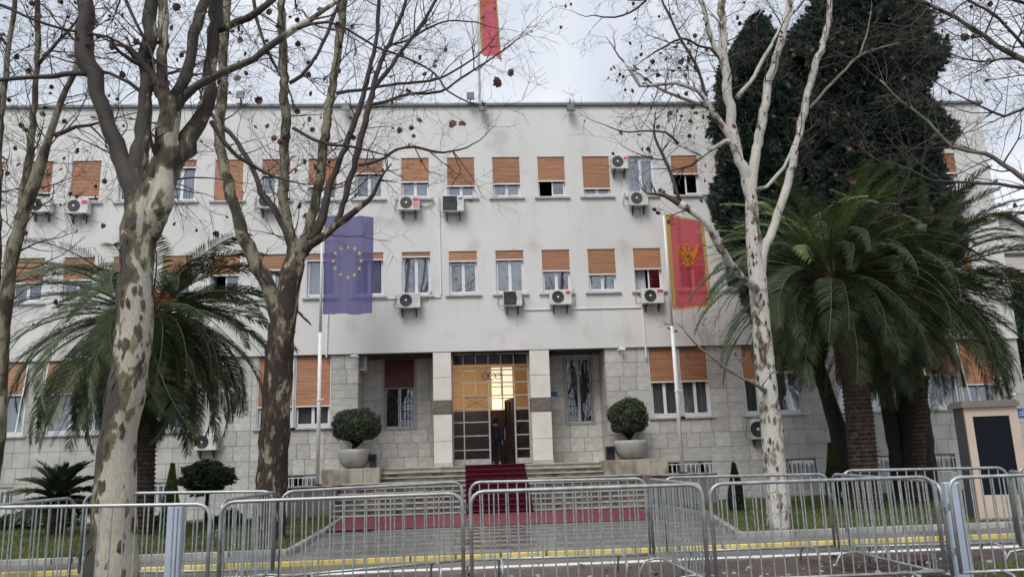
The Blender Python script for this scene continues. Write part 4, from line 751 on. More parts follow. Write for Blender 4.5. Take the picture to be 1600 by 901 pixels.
def flag(name, label, fmap, W_, H_, kind, parent_loc, nx=26, ny=44, cat='flag'):
    o = thing(name, parent_loc, label, cat); q = MB()
    def vert(i, j): return fmap(i/nx*W_, j/ny*H_)
    for j in range(ny+1):
        for i in range(nx+1): q.v.append(tuple(vert(i,j)))
    bw = min(.16, W_*.10)
    for j in range(ny):
        for i in range(nx):
            a = j*(nx+1)+i; q.f.append((a,a+1,a+nx+2,a+nx+1)); u = (i+.5)/nx*W_; v_ = (j+.5)/ny*H_
            q.mi.append(1 if (kind != 'eu' and (u < bw*1.25 or u > W_-bw*.9 or v_ < bw*.55 or v_ > H_-bw*.5)) else 0)
    q.build('cloth', [K['eu'], K['eus']] if kind == 'eu' else [K['fr'], K['fg']], o, smooth=True)
    def front(u, v_): p_ = fmap(u, v_); return Vector((p_[0], p_[1]-(.012 if kind == 'eu' else .035), p_[2]))
    if kind == 'eu':
        for k in range(12):
            a = PI/2+k*PI/6; s_ = MB(); s_.add(star((W_*.49+.49*math.cos(a), H_*.53+.53*math.sin(a)), .085, front), [(0,i,i%10+1) for i in range(1,11)]); s_.build('star', K['eus'], o)
    else:
        e_ = MB(); sc = W_*.50; cu_, cv_ = W_*.52, H_*.57
        for P_ in eagle_polys():
            n = len(P_); cx = sum(x for x,_ in P_)/n; cy = sum(y for _,y in P_)/n
            e_.add([front(cu_+cx*sc, cv_+cy*sc)]+[front(cu_+x*sc, cv_+y*sc) for x,y in P_], [(0,i+1,(i+1)%n+1) for i in range(n)])
        e_.build('eagle_emblem', K['fgs'], o)
        f2 = lambda u, v_: front(u, v_)+Vector((0,-.014,0)); s_ = MB(); P_ = [(-.13,.10),(.13,.10),(.13,-.10),(0,-.22),(-.13,-.10)]; s_.add([f2(cu_,cv_)]+[f2(cu_+x*sc,cv_+y*sc) for x,y in P_], [(0,i+1,(i+1)%5+1) for i in range(5)]); s_.build('shield', K['fb'], o)
        f3 = lambda u, v_: front(u, v_)+Vector((0,-.026,0)); s_ = MB(); P_ = [(-.07,-.01),(-.06,.05),(.02,.04),(.06,.07),(.07,.0),(.04,-.03),(.05,-.08),(-.02,-.04),(-.05,-.09)]; s_.add([f3(cu_,cv_)]+[f3(cu_+x*sc,cv_+y*sc) for x,y in P_], [(0,i+1,(i+1)%9+1) for i in range(9)]); s_.build('lion_emblem', K['fgs'], o)
    return o
def pole(px, pyb, pxt, pyt, Y, label, r=.065, zbase=1.08):
    b = at(px,pyb,Y); t_ = at(pxt,pyt,Y); o = thing('flagpole', (b.x,Y,zbase), label, 'flagpole')
    q = MB(); q.tube([(b.x,Y,zbase+.02),(b.x,Y,zbase+(t_.z-zbase)*.55)], [r,r*.95], 14); q.tube([(b.x,Y,zbase+(t_.z-zbase)*.55),(b.x,Y,t_.z)], [r*.75,r*.6], 12); q.build('shaft', K['white'], o, smooth=True)
    q = MB(); q.cyl(b.x,Y,zbase,zbase+.05,r*2.2,16); q.build('base_plate', K['black'], o); q = MB(); q.cyl(b.x,Y,t_.z,t_.z+.05,r*.9,12); q.build('cap', K['white'], o)
    q = MB(); zc = zbase+(t_.z-zbase)*.30; q.cyl(b.x,Y,zc,zc+.06,r*1.25,12); q.tube([(b.x+.05,Y-.02,zc+.03),(b.x+.16,Y-.03,zc+.05)], .02, 6); q.build('collar', K['white'], o)
    return b.x, t_.z
FY = 27.6
xp, zt_ = pole(496,755,509,338,FY,'white flagpole on the left ledge carrying the blue flag')
bL = at(510,490,FY); tR = at(583,343,FY); H_ = at(510,338,FY).z-bL.z; W_ = tR.x-xp-.05
def f1(u, v_): 
    s_ = v_/H_; return Vector((xp+.06+u*(1-.01*(1-s_)), FY-.02+.10*math.sin(u*3.2+.5)*(1-.3*s_)+.10*math.sin(u*7+v_*.8+.7*math.sin(v_*1.3))+.02*math.sin(u*21+v_), bL.z+v_-.05*(u/W_)*1.0+.02*math.sin(u*4)))
flag('flag', 'blue flag with a ring of twelve yellow stars on the left flagpole', f1, W_, H_, 'eu', (xp,FY,bL.z))
q = None
xp2, zt2 = pole(1067,737,1037,334,FY,'white flagpole on the right ledge carrying the red flag')
bB = at(1055,482,FY); H2 = at(1045,334,FY).z-bB.z; W2 = 1.34
def f2_(u, v_):
    s_ = v_/H2; dr = .42*(u/W2)**2*max(0,s_)**3; return Vector((xp2+.07+u*(1-.02*s_), FY-.02+.12*math.sin(u*3+.2)+.05*math.sin(u*7.5+v_*.8+.5*math.sin(v_))+.02*math.sin(u*19-v_), bB.z+v_-dr*.9-.02*math.sin(u*5)*(1-s_)))
flag('flag', 'red flag with gold border and double headed eagle on the right flagpole', f2_, W2, H2, 'mne', (xp2,FY,bB.z))
YRF = 31.0; b = at(750,165,YRF); o = thing('flagpole', (b.x,YRF,ZR), 'tall white flagpole on the roof above the entrance', 'flagpole'); q = MB(); q.tube([(b.x,YRF,ZR),(b.x,YRF,24.5)], [.06,.04], 10); q.build('shaft', K['white'], o, smooth=True); q = MB(); q.lathe([(0,.0),(.07,.05),(.07,.1),(0,.16)], (b.x,YRF,24.5), 12); q.build('finial', K['white'], o, smooth=True)
bb2 = at(754,84,YRF); W3 = .95; H3 = 4.6
def f3_(u, v_):
    s_ = v_/H3; return Vector((b.x+.08+u*(.80-.12*s_)+.12*(1-s_)*u, YRF-.03+.16*math.sin(u*7)+.03*math.sin(v_*2), bb2.z+v_-.28*u*(1-s_)-.25*max(0,(u/W3-.5))*(1-s_)))
flag('flag', 'red flag with gold border hanging limp from the roof flagpole', f3_, W3, H3, 'mne', (b.x,YRF,bb2.z))
#@@PART2
# ---------------------------------------------------------------- bare plane trees
def smooth_path(pts, rad, step=.35):
    out_, ro = [], []
    n = len(pts)
    for i in range(n-1):
        p0 = pts[max(i-1,0)]; p1 = pts[i]; p2 = pts[i+1]; p3 = pts[min(i+2,n-1)]
        k = max(1, int((p2-p1).length/step))
        for j in range(k):
            t = j/k; t2 = t*t; t3 = t2*t
            out_.append(.5*((2*p1)+(p2-p0)*t+(2*p0-5*p1+4*p2-p3)*t2+(3*p1-p0-3*p2+p3)*t3)); ro.append(rad[i]*(1-t)+rad[i+1]*t)
    out_.append(pts[-1]); ro.append(rad[-1]); return out_, ro
LEAFPTS = [(0,-.48),(.16,-.40),(.34,-.40),(.36,-.22),(.50,-.05),(.38,.12),(.33,.34),(.18,.36),(.02,.52),(-.16,.32),(-.30,.30),(-.35,.10),(-.50,-.02),(-.34,-.20),(-.30,-.40),(-.12,-.38)]
def leaf_mesh(name, s_, curl):
    q = MB(); vs = [(0,0,0)]
    for x, y in LEAFPTS: vs.append((x*s_, curl*s_*(x*x*1.6+y*y*.8), y*s_))
    q.add(vs, [(0,i+1,(i+1)%16+1) for i in range(16)]); return q.mesh(name, K['leaf'])
LEAVES = [leaf_mesh('leaf', 1, c) for c in (.5,-.6,.9,-1.1)]
class Tw:                                                            # twig collector
    def __init__(s): s.mb = MB(); s.tips = []
    def grow(s, p, d, ln, r, lvl, rg, up=.05, kids=4, kink=.28):
        n = max(3, int(ln/.16)); st = ln/n; pts = [p.copy()]; rr = [r]; d = d.normalized(); ch = []
        for i in range(n):
            d = (d+Vector((rg.gauss(0,kink),rg.gauss(0,kink),rg.gauss(0,kink)+up))*.55).normalized()
            p = p+d*st; pts.append(p.copy()); rr.append(max(.0026, r*(1-.72*(i+1)/n)))
            ch.append((p.copy(), d.copy(), rr[-1]))
        s.mb.tube(pts, rr, 3 if r < .012 else 5, cap=False); s.tips.append(pts[-1])
        if lvl > 0:
            for _ in range(kids):
                q, dd, r2 = ch[rg.randrange(max(1,len(ch)//5), len(ch))]
                ax = Vector((rg.gauss(0,1),rg.gauss(0,1)*.7,rg.gauss(0,1))); ax = ax-dd*ax.dot(dd)
                if ax.length < .1: continue
                nd = dd*rg.uniform(.4,1)+ax.normalized()*rg.uniform(.5,1.1)
                s.grow(q, nd, ln*rg.uniform(.38,.66), max(.0034,r2*.72), lvl-1, rg, up, kids, kink)
def plane_tree(label, base, Y, bm, limbs, seed, tw_density=1.0, tw_len=1.1, twmat='twig', jit=.16, nleaf=30, leafs=(.09,.15), up=.06, group='bare plane trees', tw_r=.011, lvl=2, extra=(), flakes=None):
    rg = random.Random(seed); b = at(base[0], base[1], Y); o = thing('plane_tree', (b.x, Y, 0), label, 'tree', group); T = Tw(); tp = None
    for li, lb in enumerate(limbs):
        pts = []; rad = []
        for q in lb['p']:
            yy = Y+(q[3] if len(q) > 3 else 0); pts.append(at(q[0], q[1], yy)); rad.append(q[2]*yy/FPX)
        P, R_ = smooth_path(pts, rad, .16 if rad[0] > .03 else .12)
        if li > 0 or rad[0] < .1:
            for i in range(1, len(P)-1): k_ = min(.05, R_[i]*.55); P[i] = P[i]+Vector((rg.gauss(0,k_),rg.gauss(0,k_),rg.gauss(0,k_)))*.32
        if lb.get('k'): R_ = [x*lb['k'] for x in R_]
        if li == 0: tp = (P, R_)
        q = MB(); q.tube(P, R_, 14 if R_[0] > .08 else 8, jit=jit if R_[0] > .04 else .05)
        if R_[0] > .1:                                               # knobbly burls and old branch collars
            for _ in range(lb.get('burl', 0)):
                i = rg.randrange(2, len(P)-2); a = rg.random()*6.28; rr = R_[i]
                c = P[i]+Vector((math.cos(a)*rr*.9, math.sin(a)*rr*.5-.02, 0)); s_ = rr*rg.uniform(.3,.55)
                for k in range(1): q.lathe([(0,-s_),(s_*.75,-s_*.6),(s_,0),(s_*.7,s_*.65),(0,s_)], c, 9)
        tob = q.build('trunk' if li == 0 else 'limb', bm if not lb.get('m') else lb['m'], o, smooth=True)
        if flakes and (li == 0 or (lb.get('fl'))):
            fm_ = MB(); cnt_, lo_, hi_ = flakes; cnt_ = cnt_ if li == 0 else cnt_//4
            for _ in range(cnt_):
                i = rg.randrange(1, len(P)-1); a0 = rg.uniform(PI*.95, PI*2.05); sz = rg.uniform(lo_, hi_); fm_.m = rg.choice((0,0,0,1)); nn = rg.choice((7,9,11)); rr_ = R_[i]
                vs = []
                for k in range(nn+1):
                    if k == 0: da, dz = 0, 0
                    else: an = 2*PI*k/nn; ra = sz*rg.uniform(.45,1.15); da = math.cos(an)*ra*.5/rr_; dz = math.sin(an)*ra*1.35
                    f_ = dz/max(.01,(P[i+1]-P[i]).length); j = i+int(math.floor(f_)); 
                    j = max(0, min(len(P)-2, j)); fr_ = (i+f_)-j; c_ = P[j].lerp(P[j+1], fr_); r_ = R_[j]*(1-fr_)+R_[j+1]*fr_; dr = Vector((math.cos(a0+da), math.sin(a0+da), 0)); q_ = c_+dr*r_
                    r_ *= 1+jit*mnoise.noise(q_*2.2)+jit*.6*mnoise.noise(q_*6); vs.append(c_+dr*(r_+(.014 if k == 0 else .007)))
                fm_.add(vs, [(0,k,k%nn+1) for k in range(1,nn+1)])
            fm_.build('bark_flakes', [K['flaked'],K['flakeo']], tob, kind='stuff')
        dens = lb.get('d', 1.0)*tw_density; ln = sum((P[i+1]-P[i]).length for i in range(len(P)-1))
        if dens > 0:
            for _ in range(int(ln*dens*5.0)+(1 if dens else 0)):
                i = rg.randrange(max(1, int(len(P)*lb.get('s', .1))), len(P)-1); dd = (P[i+1]-P[i-1]).normalized()
                ax = Vector((rg.gauss(0,1),rg.gauss(0,1)*.8,rg.gauss(0,1))); ax = (ax-dd*ax.dot(dd)).normalized()
                T.grow(P[i], dd*rg.uniform(.3,.9)+ax, tw_len*rg.uniform(.5,1.35), min(R_[i]*.6, tw_r*rg.uniform(.6,1.5)), lvl, rg, up)
            T.grow(P[-1], P[-1]-P[-2], tw_len*.8, max(.004, R_[-1]), lvl, rg, up)
    T.mb.build('twigs', K[twmat], o, kind='stuff', smooth=True)
    tips = T.tips[:]; rg.shuffle(tips); seen = 0
    for t in tips:
        dcam = t-EYE
        if seen >= nleaf: break
        dp = dcam.dot(FV)
        if dp < 1: continue
        sx_, sy_ = PW/2+FPX*dcam.dot(RV)/dp, PH/2-FPX*dcam.dot(UV)/dp
        if not (-20 < sx_ < PW+20 and -20 < sy_ < 560): continue
        s_ = rg.uniform(*leafs); inst('leaf', LEAVES[rg.randrange(4)], o, t+Vector((0,0,-s_*.45)), (rg.gauss(0,.5),rg.gauss(0,.5),rg.uniform(0,6.28)), (s_,s_,s_)); seen += 1
    for (lx, ly, ls) in extra:
        p_ = at(lx, ly, Y); s_ = ls*Y/FPX; inst('leaf', LEAVES[rg.randrange(4)], o, p_, (rg.gauss(0,.3),rg.gauss(0,.8),rg.gauss(0,.5)), (s_,s_,s_))
    # seed balls
    q = MB()
    for t in tips[nleaf:nleaf+int(nleaf*.08)]:
        q.lathe([(0,-.014),(.012,-.008),(.015,0),(.012,.008),(0,.014)], (t.x,t.y,t.z-.03), 6)
    if q.v: q.build('seed_balls', K['twig'], o, kind='stuff')
    return o
def l(*p, **k): dct = dict(p=list(p)); dct.update(k); return dct
plane_tree('large plane tree with pale flaking bark standing left in the foreground', (175,960), 10.8, B1, [
 l((172,985,48),(174,930,43),(175,880,41),(178,820,37),(180,760,33),(183,700,31),(190,650,32),(199,600,31),(205,560,31),(211,500,31),(213,440,29),(215,400,28),(217,360,30),(226,325,31),(232,300,24),(236,280,12), k=.88, d=0.05, s=.7),
 l((221,372,12),(220,335,22),(214,305,20),(203,280,16),(190,258,14),(178,225,13),(163,177,12.5),(150,145,12),(143,115,14),(130,85,15),(133,50,14),(134,15,14),(130,-60,12),(126,-160,9), d=.7),
 l((224,365,12),(224,330,20),(219,300,18),(215,272,15),(217,235,14),(222,200,12.5),(226,150,11),(229,100,11),(232,50,11),(233,0,11),(236,-80,9),(240,-170,6), d=.8),
 l((224,392,9,.05),(232,362,15,0),(243,338,19,-.1),(252,312,18,-.1),(257,285,17),(262,240,18),(264,195,17),(263,160,18),(255,148,13), d=.3),
 l((257,160,10),(253,120,8),(255,70,8),(254,30,8.5),(250,-10,8),(247,-100,6), d=1),
 l((266,170,13),(282,138,10),(290,122,9.5),(297,90,8),(304,55,9),(318,0,8),(330,-70,6), d=1),
 l((270,175,10),(284,155,8.5),(305,137,7),(330,123,6.5),(362,108,6.2),(395,94,5.5),(425,68,5.8),(458,48,6),(500,20,4,.2),(560,-20,3,.3), d=.7),
 l((232,375,10),(240,340,18),(250,308,18),(264,280,17,.1),(280,246,16,.2),(297,215,14.5,.2),(310,192,13,.3),(323,165,11.5,.3),(328,140,11,.3),(330,90,11,.3),(334,50,12,.3),(340,0,12,.3),(350,-90,9,.3), d=.7),
 l((338,48,7,.3),(355,42,7,.3),(375,32,6,.2),(402,20,5.5),(430,-3,5), d=1),
 l((148,116,6),(127,115,5),(105,116,4.2),(80,120,4),(57,120,3.6),(25,123,3.4),(-10,126,3.2), d=.8),
 l((-20,0,2.4,-.3),(10,12,2.4,-.3),(55,32,2.3,-.3),(90,43,2.2,-.2),(123,50,2.2,-.1),(168,58,2.4),(200,75,2.5),(226,92,3), d=.6, m=K['twig']),
 l((458,46,3.4),(487,38,2.6),(513,35,2.4),(545,47,2.3),(587,73,2.1),(633,90,1.9),(677,113,1.8),(700,143,1.6),(733,160,1.2), d=.75, m=K['twig']),
 l((228,150,4),(200,128,3),(170,115,2.6),(150,112,2.4), d=.6, m=K['twig']),
 l((330,190,4,.3),(345,215,3.6,.3),(372,245,3.2,.3),(400,262,3,.3), d=.7, m=K['twig']),
 l((170,-60,5,-.3),(192,-10,3,-.4),(214,40,2.4,-.4),(228,65,2,-.4), d=1, m=K['twig']),
], 11, .55, 1.0, nleaf=110, leafs=(.05,.12), tw_r=.011, flakes=(95,.02,.12), extra=[(706,193,17),(722,191,15),(778,128,21),(797,113,15),(679,105,10),(682,97,9),(638,140,8),(481,186,12),(488,203,10),(428,215,12),(438,220,13),(371,124,14),(420,18,13),(500,16,14),(640,145,12),(635,143,10),(551,215,10)])
plane_tree('second plane tree with dark mottled trunk left of the blue flag', (420,850), 18.0, B2, [
 l((418,880,27),(419,850,25),(424,760,22.5),(428,690,22),(433,620,21.5),(437,560,21),(441,515,20),(446,480,19),(452,440,18),(459,410,17),(463,388,9), d=.0),
 l((440,545,10),(440,508,16),(428,470,12.5),(415,440,11.5),(400,412,11),(388,385,10.5),(378,365,10),(368,330,9.5),(358,295,9),(350,260,8.5),(343,217,8.5),(346,170,8.5),(348,140,8),(350,67,8),(353,0,8.5),(356,-80,6), d=.5, m=B4),
 l((460,430,8),(459,395,11),(452,360,8.5),(446,325,8),(443,300,8),(446,250,8),(447,200,8),(445,150,7.5),(443,100,7),(441,50,6.5),(440,0,6.5),(438,-80,5), d=.75, m=B4),
 l((462,428,8),(467,394,11),(480,368,9),(488,340,8),(494,310,7.5),(499,284,7.5),(507,225,7.5),(513,175,7),(520,133,6.8),(527,90,7),(533,43,7),(537,0,7),(545,-70,5), d=.7, m=B4),
 l((463,425,8),(470,390,10),(490,366,8),(505,340,7.5),(513,300,5.5),(524,265,5),(543,220,4.5),(556,185,4.5),(567,150,4.5),(578,105,3.8),(587,67,3.5),(591,20,3.3),(594,-40,2.5), d=.9, m=K['twig']),
 l((464,420,8),(473,392,9.5),(500,374,7),(525,353,6),(550,335,5.2),(566,322,4.6),(577,312,4), d=.6, m=B2),
 l((525,352,5),(535,320,4.5),(543,293,5),(552,262,5),(560,233,5.5),(571,190,5),(580,150,4.5),(592,105,4),(612,60,3.5),(632,10,3),(640,-40,2.5), d=.9, m=K['twig']),
 l((571,190,4),(583,140,4),(605,112,3.6),(633,73,3.4),(655,45,3.2),(670,20,3),(684,-5,2.8),(710,-50,2), d=1, m=K['twig']),
 l((460,420,7),(456,388,8),(446,360,6),(433,333,5.5),(420,316,5),(407,300,5),(400,275,4),(385,245,3.8),(367,217,3.8),(350,200,3.6),(337,187,3.4), d=.8, m=K['twig']),
 l((525,146,3.6),(545,142,3),(567,140,2.8),(600,134,2.6),(633,130,2.4),(660,128,2.3),(687,123,2.1),(720,105,1.8),(747,87,1.4), d=1, m=K['twig']),
 l((575,163,3.2),(600,160,2.8),(640,147,2.6),(687,143,2.4),(720,123,2.1),(760,97,1.7),(785,80,1.4),(803,66,1), d=1.05, m=K['twig']),
 l((560,258,3.2,-.3),(582,254,2.8,-.3),(600,247,2.6,-.3),(620,234,2.4,-.4),(647,230,2.3,-.4),(670,235,2.2,-.4),(693,238,2,-.4),(718,234,1.5,-.4), d=1.1, m=K['twig']),
 l((458,200,3,-.2),(490,218,2.6,-.3),(515,226,2.4,-.3),(540,228,2.2,-.3),(558,231,2,-.3), d=.8, m=K['twig']),
 l((452,130,3.4),(470,118,3.2),(492,92,3),(510,55,3),(528,10,2.8),(540,-30,2.2), d=1, m=K['twig']),
 l((600,75,2.4),(612,70,2.2),(640,62,2),(668,45,1.8),(700,33,1.4),(745,35,1.1), d=1.1, m=K['twig']),
 l((400,-60,4),(396,-10,3),(405,45,2.6),(428,100,2.4),(443,125,2.4), d=1, m=K['twig']),
], 23, .54, 1.25, nleaf=70, leafs=(.07,.17), tw_r=.014, flakes=(50,.04,.12))
LB = K['twigl']
plane_tree('plane tree with white flaking bark right of the red flag', (1215,860), 15.5, B3, [
 l((1222,880,24),(1220,850,21),(1216,790,18.5),(1212,745,17.5),(1207,690,17),(1203,640,16.5),(1197,590,16),(1192,540,15),(1188,490,14.5),(1184,440,14),(1179,400,13),(1176,350,11.5),(1172,300,10),(1166,275,6), d=.02),
 l((1173,320,7),(1168,285,10),(1155,250,8.5),(1147,217,8.5),(1140,167,8.5),(1135,110,8),(1130,67,7.5),(1128,30,7),(1127,0,7),(1124,-60,5), d=.65),
 l((1172,322,7),(1173,288,9.5),(1180,245,8),(1190,200,8),(1198,150,7.5),(1208,110,7),(1220,67,6.5),(1233,5,6),(1240,-60,4), d=.7),
 l((1184,465,7),(1185,432,9.5),(1193,400,7.5),(1202,370,7),(1215,335,7),(1228,297,7),(1238,258,6.5),(1247,217,6.5),(1256,178,6.5),(1264,140,6),(1276,98,6),(1287,67,5.5),(1296,20,5),(1300,-50,4), d=.8),
 l((1186,472,6,0),(1181,452,8,-.1),(1167,440,6,-.4),(1150,422,5.6,-.6),(1133,400,5.6,-.8),(1121,378,6,-.9),(1110,357,6.5,-1),(1095,340,6.2,-1),(1077,327,5.5,-1),(1062,318,6,-1), d=.45),
 l((1066,322,3.5,-1),(1057,300,2.8,-1),(1050,278,3,-1),(1040,250,3,-1),(1028,227,2.6,-1), d=.9, m=K['twig']),
 l((1150,240,7),(1140,213,6),(1124,190,5.6),(1112,172,5),(1103,155,4.8),(1090,142,4.2),(1077,136,3.8),(1057,130,3.3),(1030,132,3.1),(1000,134,3.0),(990,117,2.8),(975,97,1.8), d=1.15, m=B3),
 l((1112,172,3.6),(1098,165,3.2),(1083,160,3),(1063,152,2.6),(1040,143,2.3),(1024,135,2), d=1.1, m=LB),
 l((1103,155,4),(1100,143,3.2),(1096,125,2.8),(1087,100,2.6),(1077,82,2.4),(1067,67,2.3),(1057,48,2.3),(1047,27,2.2),(1038,8,2.2),(1022,-30,2), d=1.2, m=K['twig']),
 l((1136,110,6),(1123,88,4.4),(1115,68,4.6),(1108,50,4.6),(1103,25,4.2),(1098,10,3.6),(1085,-20,2.6), d=1, m=B3),
 l((1125,92,3),(1110,76,2.4),(1092,72,2.2),(1067,60,2),(1040,73,1.7),(1022,82,1.4), d=1.2, m=K['twig']),
 l((1150,222,5),(1133,221,4.4),(1118,230,4),(1108,235,3.6),(1098,243,3.2),(1090,250,2.8), d=1.1, m=B3),
 l((1152,153,5),(1162,141,4),(1173,127,3.8),(1184,108,3.6),(1195,90,3.5),(1206,70,3),(1222,42,2.8),(1245,15,2.2), d=1.1, m=B3),
 l((1265,170,3),(1282,150,2.6),(1300,130,2.5),(1322,108,2.3),(1343,87,2.2),(1375,75,1.8),(1407,67,1.3), d=.8, m=LB),
 l((1343,88,1.8),(1349,70,1.7),(1354,55,1.6),(1358,35,1.4),(1361,18,1.2), d=.9, m=LB),
 l((1182,296,4),(1197,292,3),(1213,275,3),(1225,262,2.8),(1240,228,2.6),(1250,215,2.4), d=.7, m=B3),
 l((1040,-40,3),(1010,0,2),(985,20,1.8),(960,27,1.6),(942,27,1.3),(928,24,1), d=1.1, m=K['twig']),
 l((1060,225,2.4,-.6),(1040,207,2,-.7),(1010,205,1.6,-.7),(975,206,1.2,-.7),(947,196,.9,-.7), d=.5, m=K['twig']),
 l((1195,610,4,-.2),(1180,600,2.6,-.5),(1150,585,1.8,-.7),(1115,560,1.6,-.9),(1090,540,1.2,-1), d=.4, m=LB),
], 37, .9, .85, twmat='twig', nleaf=200, leafs=(.07,.13), tw_r=.0105, flakes=(150,.015,.070), jit=.10, extra=[(1073,92,15),(1065,97,14),(1085,108,14),(1078,70,10),(1009,125,10),(1005,233,8),(1013,233,9),(1079,190,9),(1408,68,13),(1347,232,12),(1330,283,16),(1228,133,14),(1300,60,10)])
plane_tree('leaning many stemmed plane tree cut off by the left edge', (-60,800), 13.2, B4, [
 l((-30,860,22),(-20,760,20),(-8,660,18),(0,560,14),(8,480,12),(18,410,11),(32,350,11),(45,310,11),(58,275,11),(70,235,8),(80,205,7),(92,168,6.5),(103,140,6),(115,118,5.5),(124,90,5),(130,40,4.5),(140,-30,4), k=.85, d=.6, s=.4),
 l((10,470,11,.1),(14,400,9,.2),(30,345,8,.2),(38,295,7.5,.2),(46,240,7,.2),(50,195,6.5,.2),(55,150,6,.2),(58,105,5.5,.2),(59,50,5.5,.2),(58,0,5,.2),(60,-60,4,.2), k=.8, d=.9),
 l((-12,560,10,.2),(-6,400,8,.2),(-4,300,6,.2),(0,200,5,.2),(8,130,4.5,.2),(15,60,4,.2),(24,0,3.6,.2),(30,-60,3,.2), d=1),
 l((85,212,4.6),(100,205,3.6),(118,198,3.2),(140,196,2.6),(160,190,1.6), d=1, m=K['twig']),
 l((60,100,3.2),(78,80,2.8),(95,60,2.4),(118,35,2),(140,-10,1.6), d=1, m=K['twig']),
 l((-2,620,7,-.2),(0,650,8,-.2),(4,664,6,-.2), d=0),
], 51, .85, 1.1, nleaf=80, leafs=(.06,.12), tw_r=.012)
plane_tree('bare tree reaching in from beyond the right edge of the picture', (1760,860), 13.0, B4, [
 l((1765,900,30),(1755,700,26),(1740,520,22),(1715,400,16),(1690,340,12), d=0),
 l((1700,370,8),(1650,312,6),(1620,292,5.2),(1598,278,4.6),(1567,256,4),(1540,241,3.8),(1512,236,3.2),(1487,229,3),(1468,210,2.6),(1450,190,2.3),(1428,172,2),(1407,157,1.7),(1375,125,1.3), d=.8, m=LB),
 l((1700,340,6,-.2),(1640,302,4,-.2),(1600,294,3.2,-.2),(1560,288,2.8,-.2),(1533,287,2.6,-.2),(1495,284,2.2,-.2),(1457,282,1.9,-.2),(1425,266,1.6,-.2),(1400,257,1.3,-.2), d=.7, m=K['twig']),
 l((1710,380,12),(1690,240,9),(1660,150,7),(1630,112,5.5),(1600,97,5),(1580,86,4.6),(1560,73,4.3),(1538,56,4),(1517,43,3.7),(1490,25,3.2),(1457,10,3),(1420,-10,2.6), d=1, m=B4),
 l((1650,130,5),(1620,95,3.4),(1600,73,3.1),(1580,50,2.8),(1560,30,2.6),(1538,14,2.5),(1513,0,2.4),(1480,-25,2), d=1, m=K['twig']),
 l((1590,92,2.6),(1565,92,2.2),(1545,96,2),(1520,95,1.6),(1500,90,1.2), d=1.1, m=K['twig']),
 l((1620,180,3),(1600,170,2.5),(1570,182,2.2),(1552,175,2),(1530,165,1.6),(1500,150,1.2), d=1.2, m=K['twig']),
 l((1640,20,4),(1600,5,3),(1570,-5,2.6),(1520,-30,2), d=1.2, m=K['twig']),
], 67, 1.15, 1.15, nleaf=50, leafs=(.06,.11), tw_r=.012, extra=[(1508,57,18),(1473,31,13),(1471,50,12)])
